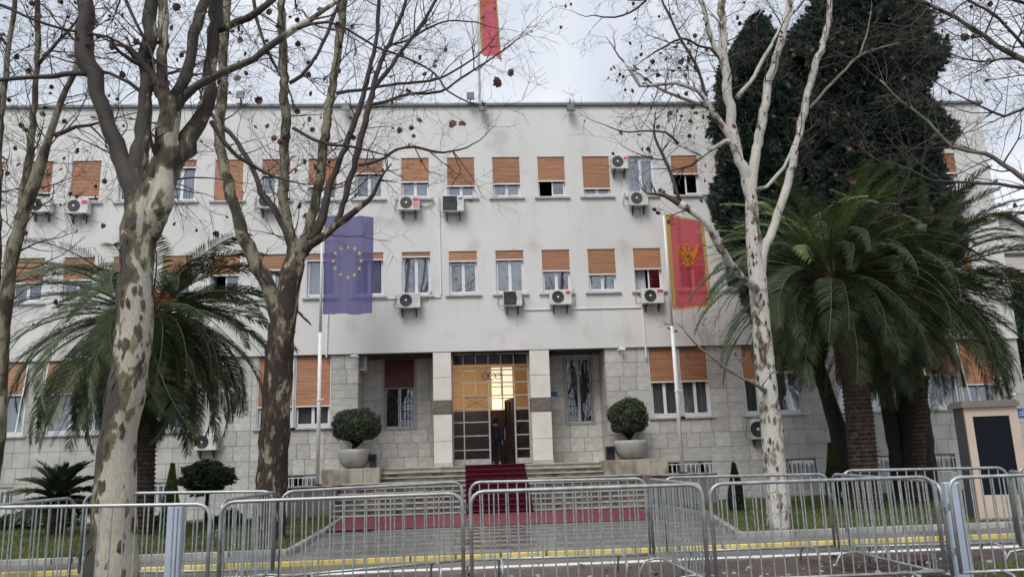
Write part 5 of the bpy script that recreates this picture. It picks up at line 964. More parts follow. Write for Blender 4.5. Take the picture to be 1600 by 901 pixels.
# ---------------------------------------------------------------- conifers
def conifer(label, axis, Y, prof, n, seed, trunkpts=None, m='conifer', droop=.1):
    """axis: pixel x of the axis at given y; prof: list (py, half width px) -> crown of feathery upswept sprays"""
    rg = np.random.RandomState(seed); b = at(axis[0][0], 830, Y); 
    ys = np.array([q[0] for q in prof], float); hw = np.array([q[1] for q in prof], float); ax = np.array([q[0] for q in axis], float); ay = np.array([q[1] for q in axis], float)
    # area-weighted pick of heights
    yy = rg.uniform(ys.min(), ys.max(), n*3); wv = np.interp(yy, ys, hw); keep = rg.rand(n*3) < (wv/hw.max()); yy = yy[keep][:n]; n = len(yy); wv = np.interp(yy, ys, hw)
    C = np.array([list(at(float(np.interp(q, ay, ax)), float(q), Y)) for q in yy]); R_ = wv*Y/FPX
    th = rg.rand(n)*2*PI
    lump = np.array([mnoise.noise(Vector((math.cos(t)*1.5, math.sin(t)*1.5, c*.75+seed))) + .5*mnoise.noise(Vector((math.cos(t)*3.5, math.sin(t)*3.5, c*2.1+seed))) for t, c in zip(th, C[:,2])])
    rr = R_*(.80+.28*lump)*(.35+.65*rg.rand(n)**.35)
    P = C+np.c_[np.cos(th)*rr, np.sin(th)*rr*.85, rg.randn(n)*.08]
    out_ = np.c_[np.cos(th), np.sin(th), np.full(n, .75)]+rg.randn(n,3)*.30; out_ /= np.linalg.norm(out_,axis=1)[:,None]
    o = thing('conifer', (b.x, Y, 0), label, 'tree')
    # each spray: a fan of 5 narrow blades
    k = 6; V = []; 
    L_ = rg.uniform(.13,.34,n)
    side = np.cross(out_, rg.randn(n,3)); side /= np.linalg.norm(side,axis=1)[:,None]
    for i in range(k):
        a = (i-(k-1)/2)*.34; dr = out_*math.cos(a)+side*math.sin(a); ln = L_*(1-.32*abs(a)); wd = np.cross(dr, rg.randn(n,3)); wd /= np.linalg.norm(wd,axis=1)[:,None]
        base = P+dr*(ln*.05)[:,None]; mid = P+dr*(ln*.5)[:,None]; tip = P+dr*ln[:,None]-np.c_[np.zeros(n),np.zeros(n),ln*droop]
        w_ = (.020+.024*rg.rand(n))[:,None]
        V.append(np.stack([base, mid-wd*w_, tip, mid+wd*w_], 1))
    V = np.concatenate(V, 0); F = np.arange(len(V)*4).reshape(-1,4)
    f = bpy.data.objects.new('crown', npmesh('crown', V.reshape(-1,3), F, K[m], (b.x,Y,0))); COL.objects.link(f); f.parent = o; f['kind'] = 'stuff'
    # dark inner boughs so that the crown is dense
    q = MB(); rg2 = random.Random(seed)
    zt_ = at(ax[0], ys.min(), Y).z; zb_2 = at(ax[-1], ys.max(), Y).z
    for (pts, r0, r1) in (trunkpts or []):
        P_ = [at(x,y,Y) for x,y in pts]; R2 = [(r0+(r1-r0)*i/(len(P_)-1))*Y/FPX for i in range(len(P_))]; P_, R2 = smooth_path(P_, R2, .3); tb = MB(); tb.tube(P_, R2, 12, jit=.2); tb.build('trunk', K['ctrunk'], o, smooth=True)
    for i in range(0, n, max(1, n//260)): q.tube([C[i], P[i]*.5+C[i]*.5+np.array([0,0,.05]), P[i]], [.05,.03,.012], 4, cap=False)
    q.build('boughs', K['ctrunk'], o, kind='stuff')
    return o
conifer('very tall dense dark conifer behind the right palm reaching out of the picture', [(1346,-120),(1342,0),(1352,100),(1360,200),(1376,420),(1390,640)], 24.5, [(-120,84),(0,104),(60,132),(130,142),(200,132),(300,138),(380,140),(450,116),(540,90),(600,50)], 42000, 3,
   [([(1440,845),(1432,740),(1425,640),(1418,560),(1405,440),(1385,200),(1370,-60)], 34, 10), ([(1412,845),(1404,740),(1390,650),(1375,560),(1365,440)], 13, 9)])
conifer('shorter dark layered conifer left of the very tall one', [(1182,40),(1188,150),(1194,300),(1215,420),(1245,560)], 25.6, [(28,8),(60,34),(90,66),(120,86),(190,92),(260,96),(330,98),(420,88),(500,60),(570,40)], 24000, 5,
   [([(1342,845),(1325,740),(1300,640),(1275,560),(1240,420),(1195,200),(1175,70)], 17, 3)])
# ---------------------------------------------------------------- palms
def frond_mesh(name, Lr, e0, bend, m, nl=88, ll=.52, w=.021, seed=0, stiff=0.0, twist=0.0):
    rg = random.Random(seed); q = MB(); q.m = 0; pts = []; dirs = []; p = Vector((0,0,0)); n = 22
    for i in range(n+1):
        t = i/n; e_ = e0-bend*(t**1.25); d_ = Vector((math.cos(e_), twist*t*t, math.sin(e_))).normalized(); pts.append(p.copy()); dirs.append(d_); p = p+d_*(Lr/n)
    q.tube(pts, [.022*(1-.85*i/n)+.003 for i in range(n+1)], 5, cap=False)
    q.m = 1
    gaps = [rg.random() for _ in range(4)]
    for i in range(nl):
        if any(abs(i/nl-g_) < .012 for g_ in gaps): continue
        t = .13+.87*(i/nl)**.95; f_ = t*n; a = int(min(f_, n-1)); fr_ = f_-a; P_ = pts[a].lerp(pts[a+1], fr_); D = dirs[min(a+1,n)]
        U_ = Vector((-D.z,0,D.x)); ln = ll*(math.sin(PI*min(1,.16+t*.80))**.7)*rg.uniform(.88,1.08)
        for s_ in (1,-1):
            fw = .55+.55*t; v_ = rg.uniform(.12,.5); dr = (D*fw+Vector((0,s_,0))*1.0+U_*v_).normalized(); dr.z -= .05
            mid = P_+dr*ln*.55; tip = P_+dr*ln; tip.z -= ln*(.17-stiff)*rg.uniform(.5,1.4); wv = D*w*.5*rg.uniform(.8,1.2)+U_*w*.3*s_
            q.add([P_-wv*.5, P_+wv*.5, mid+wv, mid-wv, tip], [(0,1,2,3),(3,2,4)])
    return q.mesh(name, [K['rachis'], K[m]])
def palm(label, cx, cy, Y, Lr, trunk, seed, young=0.0, nf=86, dead=5, hi=84, lo=-32, bd=48, ll=.50, nl=88):
    rg = random.Random(seed); c = at(cx, cy, Y); P_ = [at(x,y,Y) for x,y,_ in trunk]; o = thing('palm_tree', (P_[0].x, Y, 0), label, 'tree')
    kinds = []
    for k in range(18):
        f_ = k/17; e0 = math.radians(hi-(hi-lo)*f_+rg.uniform(-6,6)); bend = math.radians(bd+46*(1-abs(f_-.45)*1.5)+rg.uniform(-12,12)); kinds.append((e0, [frond_mesh('frond', Lr*(.82+.2*math.sin(PI*f_)), e0, bend, mt, seed=seed+k, twist=rg.uniform(-.6,.6), ll=ll*Lr/3.4, nl=nl) for mt in ('frond','frondy')]))
    ga = PI*(3-math.sqrt(5))
    for i in range(nf):
        f_ = (i+.5)/nf; k = int(f_**.85*18); k = min(17, max(0, k+rg.choice((-1,0,0,1)))); an = i*ga+rg.uniform(-.25,.25)
        yng = f_ < young and rg.random() < .8
        inst('frond', kinds[k][1][1 if yng else 0], o, c+Vector((math.cos(an)*.16, math.sin(an)*.16, .25*(1-f_)-.15)), (rg.uniform(-.22,.22), rg.uniform(-.10,.10), an), (rg.uniform(.88,1.08),)*3)
    dm = frond_mesh('dry_frond', Lr*.72, math.radians(-25), math.radians(62), 'frondd', 46, .30, .014, seed+50)
    for i in range(dead): inst('dry_frond', dm, o, c+Vector((0,0,-.3)), (rg.uniform(-.3,.3),0,rg.uniform(0,6.28)), (rg.uniform(.7,1),)*3)
    rad = [q[2]*Y/FPX for q in trunk]; P2, R2 = smooth_path(P_, rad, .10); tb = MB(); tb.tube(P2, R2, 16); tr = tb.build('trunk', K['ptrunk'], o, smooth=True)
    st = MB(); row = 0                                               # leaf-base scars in a spiral
    for i, (p_, r_) in enumerate(zip(P2, R2)):
        row += 1; nn = 11
        for k in range(nn):
            a = 2*PI*(k+(row % 2)*.5)/nn+rg.uniform(-.05,.05); e1 = Vector((math.cos(a), math.sin(a), 0)); e2 = Vector((-e1.y, e1.x, 0)); c0 = p_+e1*r_*.93; w_ = r_*.27; h = .085; pr = .045+.02*rg.random()
            st.add([c0-e2*w_-Vector((0,0,h*.2)), c0+e2*w_-Vector((0,0,h*.2)), c0+e1*pr-e2*w_*.7+Vector((0,0,h*.5)), c0+e1*pr+e2*w_*.7+Vector((0,0,h*.5)), c0+Vector((0,0,h*.75))], [(0,1,3,2),(2,3,4),(0,2,4),(1,4,3)])
    st.build('leaf_scars', K['ptrunk'], tr, kind='stuff')
    h_ = MB(); h_.lathe([(0,-.75),(rad[-1]*1.0,-.7),(rad[-1]*1.55,-.35),(rad[-1]*1.5,0),(rad[-1]*.8,.3),(0,.45)], c, 14); h_.build('crown_heart', K['ptrunk'], o, smooth=True)
    return o, c
P1, c1 = palm('broad palm tree with arching fronds behind the large plane tree', 232, 498, 21.0, 4.05, [(222,860,15),(224,770,15),(226,680,15),(229,600,16),(232,530,17)], 5, nf=132, dead=12, hi=64, lo=-56, bd=56, ll=.48, nl=100)
q = MB(); rg = random.Random(2)
for _ in range(60): a = c1+Vector((.35+rg.gauss(0,.05), -.5, .25)); q.tube([a, a+Vector((rg.gauss(.05,.16), rg.gauss(-.1,.08), rg.uniform(.1,.35))), a+Vector((rg.gauss(.08,.25), rg.gauss(-.15,.12), rg.uniform(-.25,.2)))], [.012,.008,.004], 4, cap=False)
q.build('fruit_stalk', K['fruit'], P1, kind='stuff')
P2_, c2 = palm('broad palm tree with brighter upright young fronds right of the white barked tree', 1300, 438, 20.5, 3.95, [(1362,880,23),(1356,800,22),(1350,735,21),(1345,680,21),(1339,620,20),(1328,560,19),(1312,500,18)], 8, young=.30, nf=146, dead=8, hi=86, lo=-35, bd=50, ll=.50, nl=82)
palm('second broad palm tree close to the right side of the building, behind the beige cabinet', 1440, 452, 22.2, 4.25, [(1436,880,9),(1436,800,9),(1437,700,9),(1440,590,10)], 15, nf=136, dead=6, hi=80, lo=-44, bd=50, ll=.50, nl=84)
# cycad
c = at(90,790,22.5); o = thing('cycad', (c.x,22.5,.08), 'low cycad with stiff dark fronds on the left lawn', 'plant'); q = MB(); q.lathe([(.0,0),(.2,0),(.24,.2),(.2,c.z-.1),(0,c.z-.02)], (c.x,22.5,.08), 12); q.build('trunk', K['ptrunk'], o)
fm = [frond_mesh('frond', 1.28, math.radians(e_), math.radians(b_), 'hedge', 60, .24, .022, 90+e_, stiff=.24) for e_, b_ in ((75,50),(55,60),(35,60),(15,55),(-5,50))]
rg = random.Random(4)
for i in range(92): inst('frond', fm[int(i/92*5)], o, (c.x,22.5,c.z+.12), (rg.uniform(-.15,.15),0,i*2.4), (rg.uniform(.85,1.05),)*3)
# ---------------------------------------------------------------- clipped shrubs
def leafball(name, c, rx, rz, n, m, parent, seed, s=.045, flat=0.0, shell=.55, kind='stuff', core=True, rough=.28):
    rg = np.random.RandomState(seed); D = rg.randn(n,3); D /= np.linalg.norm(D,axis=1)[:,None]
    lump = np.array([mnoise.noise(Vector(tuple(d*2.6))+Vector((seed,0,0)))+.5*mnoise.noise(Vector(tuple(d*6))) for d in D])
    r = (shell+(1-shell)*rg.rand(n)**.4)*(1+rough*lump); P = D*r[:,None]*np.array([rx,rx,rz])
    if flat: P[:,2] = np.where(P[:,2] < -rz*(1-flat), -rz*(1-flat)+rg.randn(n)*.03, P[:,2])
    P += np.array(c); a = rg.randn(n,3); a /= np.linalg.norm(a,axis=1)[:,None]; b = np.cross(a, rg.randn(n,3)); b /= np.linalg.norm(b,axis=1)[:,None]
    ss = (s*(.6+.8*rg.rand(n)))[:,None]; V = np.stack([P-a*ss, P-b*ss*.45, P+a*ss, P+b*ss*.45], 1)
    f = bpy.data.objects.new(name, npmesh(name, V.reshape(-1,3), np.arange(4*n).reshape(-1,4), K[m], tuple(wloc(parent)))); COL.objects.link(f); f.parent = parent; f['kind'] = kind
    if core:
        q = MB(); zb2 = -rz*(1-flat)*.92 if flat else -rz*.8
        q.lathe([(0,zb2)]+[(rx*.8*math.sqrt(max(0,1-(z/(rz*.8))**2)), max(z,zb2)) for z in np.linspace(-rz*.78,rz*.78,9)]+[(0,rz*.8)], c, 18); q.build('inner_leaves', K[m], parent, smooth=True)
def topiary(px, py0, py1, wpx, pot, label, label2, seed):
    Y = 29.2; c = at(px,(py0+py1)/2,Y); t_, b_ = at(px,py0,Y).z, at(px,py1,Y).z; rx = wpx/2*Y/FPX*.97; rz = (t_-b_)/2
    px0, px1, pyt, pyb = pot; a = X_(px0,pyt,28.9); b = X_(px1,pyt,28.9); pc = Vector(((a+b)/2, Y, 1.60)); R_ = (b-a)/2; H_ = at(px0,pyt,28.9).z-1.60
    o = thing('planter', tuple(pc), label2, 'planter'); q = MB(); q.lathe([(0,.0),(R_*.45,.0),(R_*.72,H_*.14),(R_*.92,H_*.42),(R_,H_*.8),(R_,H_),(R_*.92,H_),(R_*.9,H_*.85),(0,H_*.84)], pc, 36); q.build('bowl', K['pot'], o, smooth=True)
    q = MB(); q.cyl(pc.x,pc.y,1.6+H_*.84,1.6+H_*.9,R_*.88,24); q.build('soil', K['soil'], o)
    o = thing('topiary_tree', (pc.x,Y,1.6+H_*.85), label, 'shrub'); q = MB(); q.tube([(pc.x,Y,1.6+H_*.85),(pc.x-.02,Y,(1.6+H_+b_)/2),(c.x,Y,b_+rz*.5)], [.11,.085,.12], 10, jit=.3)
    for k in range(8): an = k*PI/4; q.tube([(c.x,Y,b_-.05),(c.x+math.cos(an)*rx*.55,Y+math.sin(an)*rx*.5,b_+rz*.55)], [.05,.02], 5)
    q.build('trunk', K['ctrunk'], o, smooth=True); leafball('crown', (c.x,Y,c.z), rx, rz, 15000, 'olive', o, seed, .036, .35, rough=.15)
topiary(557,636,694,78,(526,578,702,732),'clipped round topiary tree in the left planter beside the steps','round grey concrete planter on the left pedestal',31)
topiary(981,621,683,64,(961,1013,688,719),'clipped round topiary tree in the right planter beside the steps','round grey concrete planter on the right pedestal',32)
for (x0,x1,yt,lab) in ((577,588,709,'small black box beside the left planter'),(947,960,697,'small black box beside the right planter')):
    a = X_(x0,yt,29); b = X_(x1,yt,29); z = at(x0,yt,29).z; o = thing('spotlight_box', ((a+b)/2,29.1,1.6), lab, 'box'); q = MB(); q.bbox(a,b,28.95,29.25,1.6,z,.015); q.build('housing', K['black'], o); q = MB(); q.box(a+.03,b-.03,28.94,28.949,z-.25,z-.05); q.build('front_panel', K['screen'], o)
def bush(px, py, Y, wpx, hpx, label, m, n, seed, stem=True, s=.05):
    c = at(px,py,Y); o = thing('round_bush', (c.x,Y,.1), label, 'shrub'); rx = wpx/2*Y/FPX; rz = hpx/2*Y/FPX
    if stem:
        q = MB(); q.tube([(c.x,Y,.05),(c.x+.03,Y,c.z*.6),(c.x,Y,c.z)], [.07,.055,.05], 8, jit=.2); q.build('trunk', K['ctrunk'], o, smooth=True)
    leafball('crown', tuple(c), rx, rz, n, m, o, seed, s, 0, .5, rough=.35); return o
bush(324,746,25.5,74,46,'small rounded dark tree on a thin stem left of the second plane tree','hedge',9000,41)
bush(1592,520,33,60,150,'dark evergreen shrub behind the right corner of the building','conifer',6000,42,False,.09)
bush(360,812,24.5,40,26,'low green bush on the left lawn near the terrace ledge','olive',4500,43,False)
bush(60,815,26.5,110,32,'low hedge bush at the far left of the lawn by the wall','hedge',7000,44,False)
bush(1350,800,27,120,22,'low dark bush at the wall behind the palm trunk','hedge',6000,45,False)
bush(250,820,23.5,36,28,'low olive green bush beside the left palm trunk','olive',3500,46,False)
def spire(px, pyt, pyb, wpx, Y, label, m, seed):
    t_ = at(px,pyt,Y); b_ = at(px,pyb,Y); o = thing('thuja', (t_.x,Y,.1), label, 'shrub'); rg = np.random.RandomState(seed); n = 9000; H_ = t_.z-.1; R_ = wpx/2*Y/FPX
    u = rg.rand(n)**1.25; r_ = R_*np.minimum(1, .12+1.35*(1-u))*np.where(u<.12, .75+2*u, 1)*(.55+.45*rg.rand(n)**.4); th = rg.rand(n)*6.283
    P = np.c_[t_.x+np.cos(th)*r_, Y+np.sin(th)*r_, .1+u*H_*.97]; a = np.c_[np.cos(th)*.25, np.sin(th)*.25, np.ones(n)]+rg.randn(n,3)*.22; a /= np.linalg.norm(a,axis=1)[:,None]; b = np.cross(a, rg.randn(n,3)); b /= np.linalg.norm(b,axis=1)[:,None]
    V = np.stack([P-a*.03, P-b*.014, P+a*.06, P+b*.014], 1); f = bpy.data.objects.new('crown', npmesh('crown', V.reshape(-1,3), np.arange(4*n).reshape(-1,4), K[m], (t_.x,Y,.1))); COL.objects.link(f); f.parent = o; f['kind'] = 'stuff'
    q = MB(); q.tube([(t_.x,Y,0),(t_.x,Y,H_*.85)], [R_*.5,.02], 8); q.build('trunk', K['ctrunk'], o)
spire(270,722,870,28,19.5,'slim pointed thuja left of the round dark bush','thuja',1); spire(1146,722,815,25,22,'slim dark thuja right of the steps near the red flag pole','thujad',2); spire(1296,690,800,26,23.5,'pale green pointed thuja behind the leaning conifer trunk','thuja',3)
# fallen leaves on the near soil and lawn
for i in range(46):
    x = random.uniform(-5,7); y = random.uniform(8.6,11.6); s_ = random.uniform(.05,.11)
    if i == 0: fl = bpy.data.objects.new('fallen_leaf', LEAVES[0]); COL.objects.link(fl); f0 = fl
    else: fl = f0.copy(); fl.data = LEAVES[i % 4]; COL.objects.link(fl)
    fl.location = (x,y,.085); fl.rotation_euler = (PI/2+random.gauss(0,.3),random.gauss(0,.2),random.uniform(0,6.28)); fl.scale = (s_,)*3
    tag(fl, 'brown fallen plane leaf lying on the wet soil behind the barriers', 'leaf', 'fallen leaves on the wet soil')
# ---------------------------------------------------------------- crowd barriers
def barrier(a, b, label, feet=(.16,.84), spacing=.118, post=None):
    """a, b: (px, py, Y) of the two top corners"""
    A = at(*a); B = at(*b); o = thing('crowd_barrier', ((A.x+B.x)/2,(A.y+B.y)/2,.05), label, 'barrier', 'galvanised crowd control barriers')
    d_ = B-A; Ln = Vector((d_.x,d_.y,0)).length; ux = Vector((d_.x,d_.y,0))/Ln; nrm = Vector((-ux.y,ux.x,0)); sl_ = d_.z/Ln
    def pt(u, h): return A+ux*u+Vector((0,0,sl_*u-h))                    # h below the top rail
    Hb = .94; Rc = .13; r_ = .0195
    q = MB(); P_ = []
    P_ += [pt(0,Hb)]; P_ += [pt(0,Rc)]+[pt(Rc-Rc*math.cos(t), Rc-Rc*math.sin(t)) for t in (PI/8,PI/4,3*PI/8)]+[pt(Rc,0),pt(Ln-Rc,0)]+[pt(Ln-Rc+Rc*math.sin(t), Rc-Rc*math.cos(t)) for t in (PI/8,PI/4,3*PI/8)]+[pt(Ln,Rc),pt(Ln,Hb)]
    q.tube(P_, r_, 10); q.tube([pt(0,Hb),pt(Ln,Hb)], r_*.85, 10); fr_ = q.build('frame', K['galv'], o, smooth=True)
    n = max(2, int(Ln/spacing)); bm = MB(); bm.tube([(0,0,0),(0,0,-Hb)], .0082, 6, cap=False); 
    me = BAR.get('m'); 
    if me is None: me = bm.mesh('bar', K['galv'], smooth=True); BAR['m'] = me
    for i in range(1, n): p_ = pt(Ln*i/n, 0); inst('bar', me, o, p_+Vector((random.gauss(0,.002),0,0)), (random.gauss(0,.006),random.gauss(0,.006),0))
    for s_ in feet:
        c_ = pt(Ln*s_, Hb); g_ = c_.z-.055; w_ = .27; f = MB()
        P_ = [c_-nrm*w_+Vector((0,0,-g_)), c_-nrm*w_*.93+Vector((0,0,-.10)), c_-nrm*w_*.72+Vector((0,0,-.02)), c_-nrm*w_*.3, c_+nrm*w_*.3, c_+nrm*w_*.72+Vector((0,0,-.02)), c_+nrm*w_*.93+Vector((0,0,-.10)), c_+nrm*w_+Vector((0,0,-g_))]
        f.tube(P_, .016, 8); f.build('foot', K['galv'], o, smooth=True)
    for u in (-.035, Ln+.035):
        for h in (.28,.72): f = MB(); p0 = pt(u,h); p1 = pt(0 if u < 0 else Ln, h); f.tube([p1+nrm*.0, p0+Vector((0,0,.02)), p0+Vector((0,0,-.05))], .010, 6); f.build('hook', K['galvd'], o)
BAR = {}
random.seed(5)
barrier((-60,793,8.5),(329,787,8.5),'crowd barrier in the front row crossing the large plane trunk at the far left')
barrier((346,784,8.5),(722,770,8.5),'front row crowd barrier left of the middle joint, before the left steps')
barrier((735,768,8.5),(1096,756,8.5),'front row crowd barrier right of the middle joint, before the right steps')
barrier((1108,756,8.5),(1457,744,8.5),'crowd barrier in the front row before the white barked tree and the palm trunk')
barrier((1481,746,8.5),(1850,733,8.5),'crowd barrier in the front row cut off by the right edge, before the beige cabinet')
barrier((-120,800,8.8),(117,777,10.6),'crowd barrier turned inward at the far left edge')
barrier((133,771,10.8),(429,767,10.8),'crowd barrier in the back row behind the large plane trunk')
barrier((347,782,8.62),(430,768,10.7),'crowd barrier standing crosswise between the rows by the second plane tree')
barrier((440,768,10.0),(722,752,10.6),'crowd barrier in the back row before the left half of the steps')
barrier((734,753,10.7),(1008,747,10.8),'crowd barrier in the back row before the red carpet runner')
barrier((1014,748,10.8),(1095,757,8.62),'crowd barrier standing crosswise between the rows right of the steps')
barrier((1036,746,11.0),(1292,740,11.2),'crowd barrier in the back row before the small dark thuja')
barrier((1299,740,10.8),(1468,752,8.62),'crowd barrier standing crosswise between the rows before the palm trunk')
barrier((1315,735,10.6),(1572,730,10.6),'crowd barrier in the back row left of and before the beige cabinet')
barrier((1588,731,10.6),(1800,727,10.6),'crowd barrier in the back row cut off by the right edge')
barrier((1576,735,10.5),(1655,747,8.62),'crowd barrier standing crosswise between the rows at the right edge')
def post(px0, px1, pyt, Y, label):
    a = X_(px0,pyt,Y); b = X_(px1,pyt,Y); z = at(px0,pyt,Y).z; o = thing('metal_post', ((a+b)/2,Y,.05), label, 'post'); q = MB(); q.bbox(a,b,Y-.05,Y+.05,.03,z,.012); q.build('housing', K['bluepost'], o)
    q = MB(); q.box(b-.045,b-.032,Y-.0535,Y-.0502,.05,z-.02); q.box(a+.012,b-.012,Y-.0531,Y-.0502,.10,.115); q.build('seam', K['galvd'], o); q = MB(); q.bbox(a-.02,b+.02,Y-.07,Y+.07,.03,.055,.005); q.build('base_plate', K['galvd'], o)
post(264,287,790,9.25,'pale blue grey flat metal post behind the leftmost front barrier'); post(1472,1497,753,9.25,'pale blue grey flat metal post left of the beige cabinet')
# ---------------------------------------------------------------- display cabinet
Yk = 15.9; a = X_(1507,650,Yk); b = X_(1583,650,Yk); zt_ = at(1540,636,Yk).z; o = thing('screen_cabinet', ((a+b)/2,Yk,.06), 'tall beige cabinet with a dark screen on the right pavement', 'cabinet')
rot = math.radians(-9)
def kb(q, x0, x1, y0, y1, z0, z1):
    n0 = len(q.v); q.box(x0,x1,y0,y1,z0,z1); cx, cy = a, Yk
    for i in range(n0, len(q.v)): x, y, z = q.v[i]; dx, dy = x-cx, y-cy; q.v[i] = (cx+dx*math.cos(rot)-dy*math.sin(rot), cy+dx*math.sin(rot)+dy*math.cos(rot), z)
q = MB(); kb(q,a+.0,b,Yk+.03,Yk+.50,.12,zt_); q.build('housing', K['darkmetal'], o)
fw = b-a; sx0, sx1, sz0, sz1 = a+fw*.135, b-fw*.22, at(1560,772,Yk).z, at(1540,650,Yk).z
sx0, sx1 = a+fw*.14, b-fw*.17
for nm, bx in (('side_trim',(a,sx0,.12,zt_)),('side_trim',(sx1,b,.12,zt_)),('top_trim',(sx0+.001,sx1-.001,sz1,zt_)),('lower_panel',(sx0+.001,sx1-.001,.12,sz0))): q = MB(); kb(q,bx[0],bx[1],Yk-.02,Yk+.03,bx[2],bx[3]); q.build(nm, K['beige'], o)
q = MB(); kb(q,sx0,sx1,Yk-.004,Yk+.03,sz0,sz1); q.build('screen', K['screen'], o)
q = MB(); kb(q,a-.07,b+.03,Yk-.09,Yk+.58,zt_+.001,zt_+.09); kb(q,a-.04,b+.0,Yk-.06,Yk+.54,zt_+.09,zt_+.13); q.build('canopy', K['taupe'], o)
q = MB(); kb(q,a-.03,b+.03,Yk-.05,Yk+.54,.05,.119); q.build('plinth', K['concrete'], o)
# ---------------------------------------------------------------- neighbour building
o = thing('neighbouring_house', (30,46,0), 'pale weathered gabled building beyond the right corner', 'building'); a = at(1558,343,46); b = at(1570,338,46); c_ = at(1640,378,46)
q = MB(); vs = [(a.x-3,46,0),(c_.x+8,46,0),(c_.x+8,46,c_.z-3),(c_.x,46,c_.z),(b.x,46,b.z),(a.x-3,46,a.z-1.0)]; q.add(vs+[(x,y+9,z) for x,y,z in vs], [(0,1,2,3,4,5),(11,10,9,8,7,6),(0,6,7,1),(1,7,8,2),(5,11,6,0)]); q.build('wall', K['oldwall'], o)
q = MB()
for p0, p1 in (((a.x-3,a.z-1.0),(b.x,b.z)),((b.x,b.z),(c_.x,c_.z)),((c_.x,c_.z),(c_.x+8,c_.z-3))): q.add([(p0[0],45.7,p0[1]),(p1[0],45.7,p1[1]),(p1[0],55.3,p1[1]),(p0[0],55.3,p0[1]),(p0[0],45.7,p0[1]+.22),(p1[0],45.7,p1[1]+.22),(p1[0],55.3,p1[1]+.22),(p0[0],55.3,p0[1]+.22)], [(0,3,2,1),(4,5,6,7),(0,1,5,4),(1,2,6,5),(2,3,7,6),(3,0,4,7)])
q.build('roof', K['roofdark'], o)
z1 = at(1590,395,46).z; q = MB(); q.box(a.x-3,c_.x+8,45.93,45.999,z1-.2,z1); q.build('string_course', K['roofdark'], o)
for x in (b.x+1.6, b.x+4): q = MB(); q.box(x,x+1,45.94,45.99,z1-4,z1-2.2); q.build('window', K['pvcd'], o)
# ---------------------------------------------------------------- person in the doorway, seen from behind
def skin(name, pts, edges, m, parent, sub=2, root=0):
    me = bpy.data.meshes.new(name); me.from_pydata([p[0] for p in pts], edges, []); me.materials.append(m); ob = bpy.data.objects.new(name, me); COL.objects.link(ob); ob.parent = parent
    md = ob.modifiers.new('skin', 'SKIN'); md.use_smooth_shade = True
    sv = me.skin_vertices[0].data
    for i, p in enumerate(pts): r_ = p[1]; sv[i].radius = r_ if hasattr(r_, '__len__') else (r_, r_)
    sv[root].use_root = True; md2 = ob.modifiers.new('sub', 'SUBSURF'); md2.levels = sub; md2.render_levels = sub; return ob
c = at(776,722,YF+1.55); o = thing('person', (c.x, YF+1.55, ZE), 'person in dark jacket and trousers seen from behind in the open doorway', 'person'); o.rotation_euler = (0,0,PI-.25)
body = [((0,0,.92),(.10,.07)),((0,0,1.10),(.10,.07)),((0,.01,1.30),(.12,.08)),((0,0,1.42),(.08,.065)),((0,-.005,1.50),(.055,.055)),((0,-.01,1.60),(.075,.085)),((0,-.01,1.69),(.07,.085)),
 ((-.10,0,.85),(.06,.06)),((-.11,-.02,.48),(.05,.05)),((-.12,.02,.09),(.04,.042)),((-.13,-.11,.04),(.035,.03)),((.10,0,.85),(.06,.06)),((.11,-.03,.48),(.05,.05)),((.11,.05,.09),(.04,.042)),((.12,-.08,.04),(.035,.03)),
 ((-.19,0,1.38),(.062,.065)),((-.25,.02,1.10),(.048,.05)),((-.23,-.08,.87),(.034,.038)),((.19,0,1.38),(.062,.065)),((.25,.02,1.10),(.048,.05)),((.22,-.10,.90),(.034,.038))]
ed = [(0,1),(1,2),(2,3),(3,4),(4,5),(5,6),(0,7),(7,8),(8,9),(9,10),(0,11),(11,12),(12,13),(13,14),(3,15),(15,16),(16,17),(3,18),(18,19),(19,20)]
skin('body', body, ed, K['skin'], o)
jk = [((0,0,.84),(.175,.135)),((0,0,1.10),(.16,.12)),((0,.01,1.30),(.20,.13)),((0,0,1.43),(.11,.09)),((-.20,0,1.38),(.078,.08)),((-.26,.02,1.10),(.062,.064)),((-.24,-.07,.90),(.05,.05)),((.20,0,1.38),(.078,.08)),((.26,.02,1.10),(.062,.064)),((.23,-.08,.93),(.05,.05))]
skin('jacket', jk, [(0,1),(1,2),(2,3),(3,4),(4,5),(5,6),(3,7),(7,8),(8,9)], K['jacket'], o)
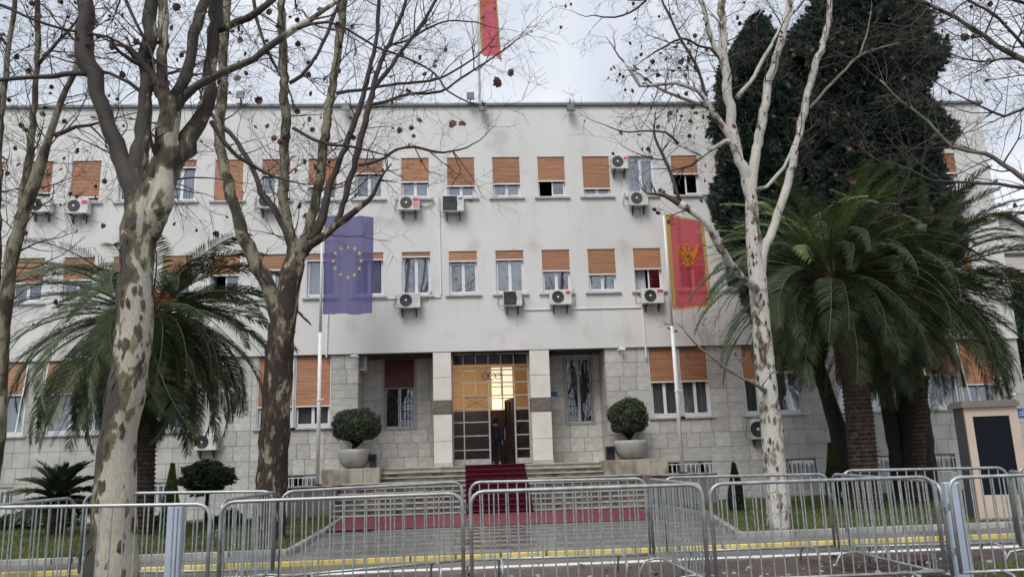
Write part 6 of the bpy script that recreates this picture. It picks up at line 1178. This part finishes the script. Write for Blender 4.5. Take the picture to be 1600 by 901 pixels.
tr = [((0,0,1.00),(.155,.115)),((-.10,0,.82),(.10,.105)),((-.11,-.02,.48),(.078,.08)),((-.12,.02,.12),(.065,.07)),((.10,0,.82),(.10,.105)),((.11,-.03,.48),(.078,.08)),((.11,.05,.12),(.065,.07))]
skin('trousers', tr, [(0,1),(1,2),(2,3),(0,4),(4,5),(5,6)], K['trousers'], o)
q = MB(); q.lathe([(0,.13),(.06,.115),(.092,.06),(.10,0),(.095,-.06),(.075,-.11),(0,-.13)], (c.x,YF+1.57,ZE+1.67), 16); q.build('hair', K['hair'], o, smooth=True)
for s_ in (-1,1):
    sh = skin('shoe', [((s_*.12,.06,.05),(.045,.04)),((s_*.125,-.12,.035),(.045,.03))], [(0,1)], K['shoe'], o, 1)
    hx, hy, hz_ = s_*.225, -.09, .86; hp = [((hx,hy,hz_),(.022,.03)),((hx,hy-.01,hz_-.07),(.018,.035))]; he = [(0,1)]
    for k in range(4): fy = hy-.035+.02*k; hp += [((hx,fy,hz_-.10),.009),((hx-s_*.012,fy,hz_-.13-.008*(k in (1,2))),.008)]; he += [(1,len(hp)-2),(len(hp)-2,len(hp)-1)]
    hp += [((hx-s_*.01,hy-.045,hz_-.05),.010),((hx-s_*.02,hy-.06,hz_-.085),.009)]; he += [(0,len(hp)-2),(len(hp)-2,len(hp)-1)]
    skin('hand', hp, he, K['skin'], o, 1)

# ---------------------------------------------------------------- street trees on the near side, behind the viewer (they show in the window panes)
def copy_tree(src, loc, rz, sc, label):
    r_ = src.copy(); COL.objects.link(r_); r_.location = loc; r_.rotation_euler = (0,0,rz); r_.scale = (sc,)*3; r_['label'] = label
    for ch in src.children:
        if ch.name.startswith(('leaf','seed')): continue
        c_ = ch.copy(); COL.objects.link(c_); c_.parent = r_
trs = [x for x in bpy.data.objects if x.name.startswith('plane_tree') and x.parent is None]
for i, (x, y, k, rz) in enumerate(((-13,-7,1,2.2),(-7,-10,2,.6),(-1.5,-7,1,4.0),(4.5,-9,2,1.5),(10,-7,1,5.2),(16,-10,2,3.0),(-19,-9,2,2.0))):
    copy_tree(trs[k], (x,y,0), rz, 1.05, 'bare plane tree behind the viewer, '+('third','fourth','fifth','sixth','seventh','last','second')[i]+' of the near side row')
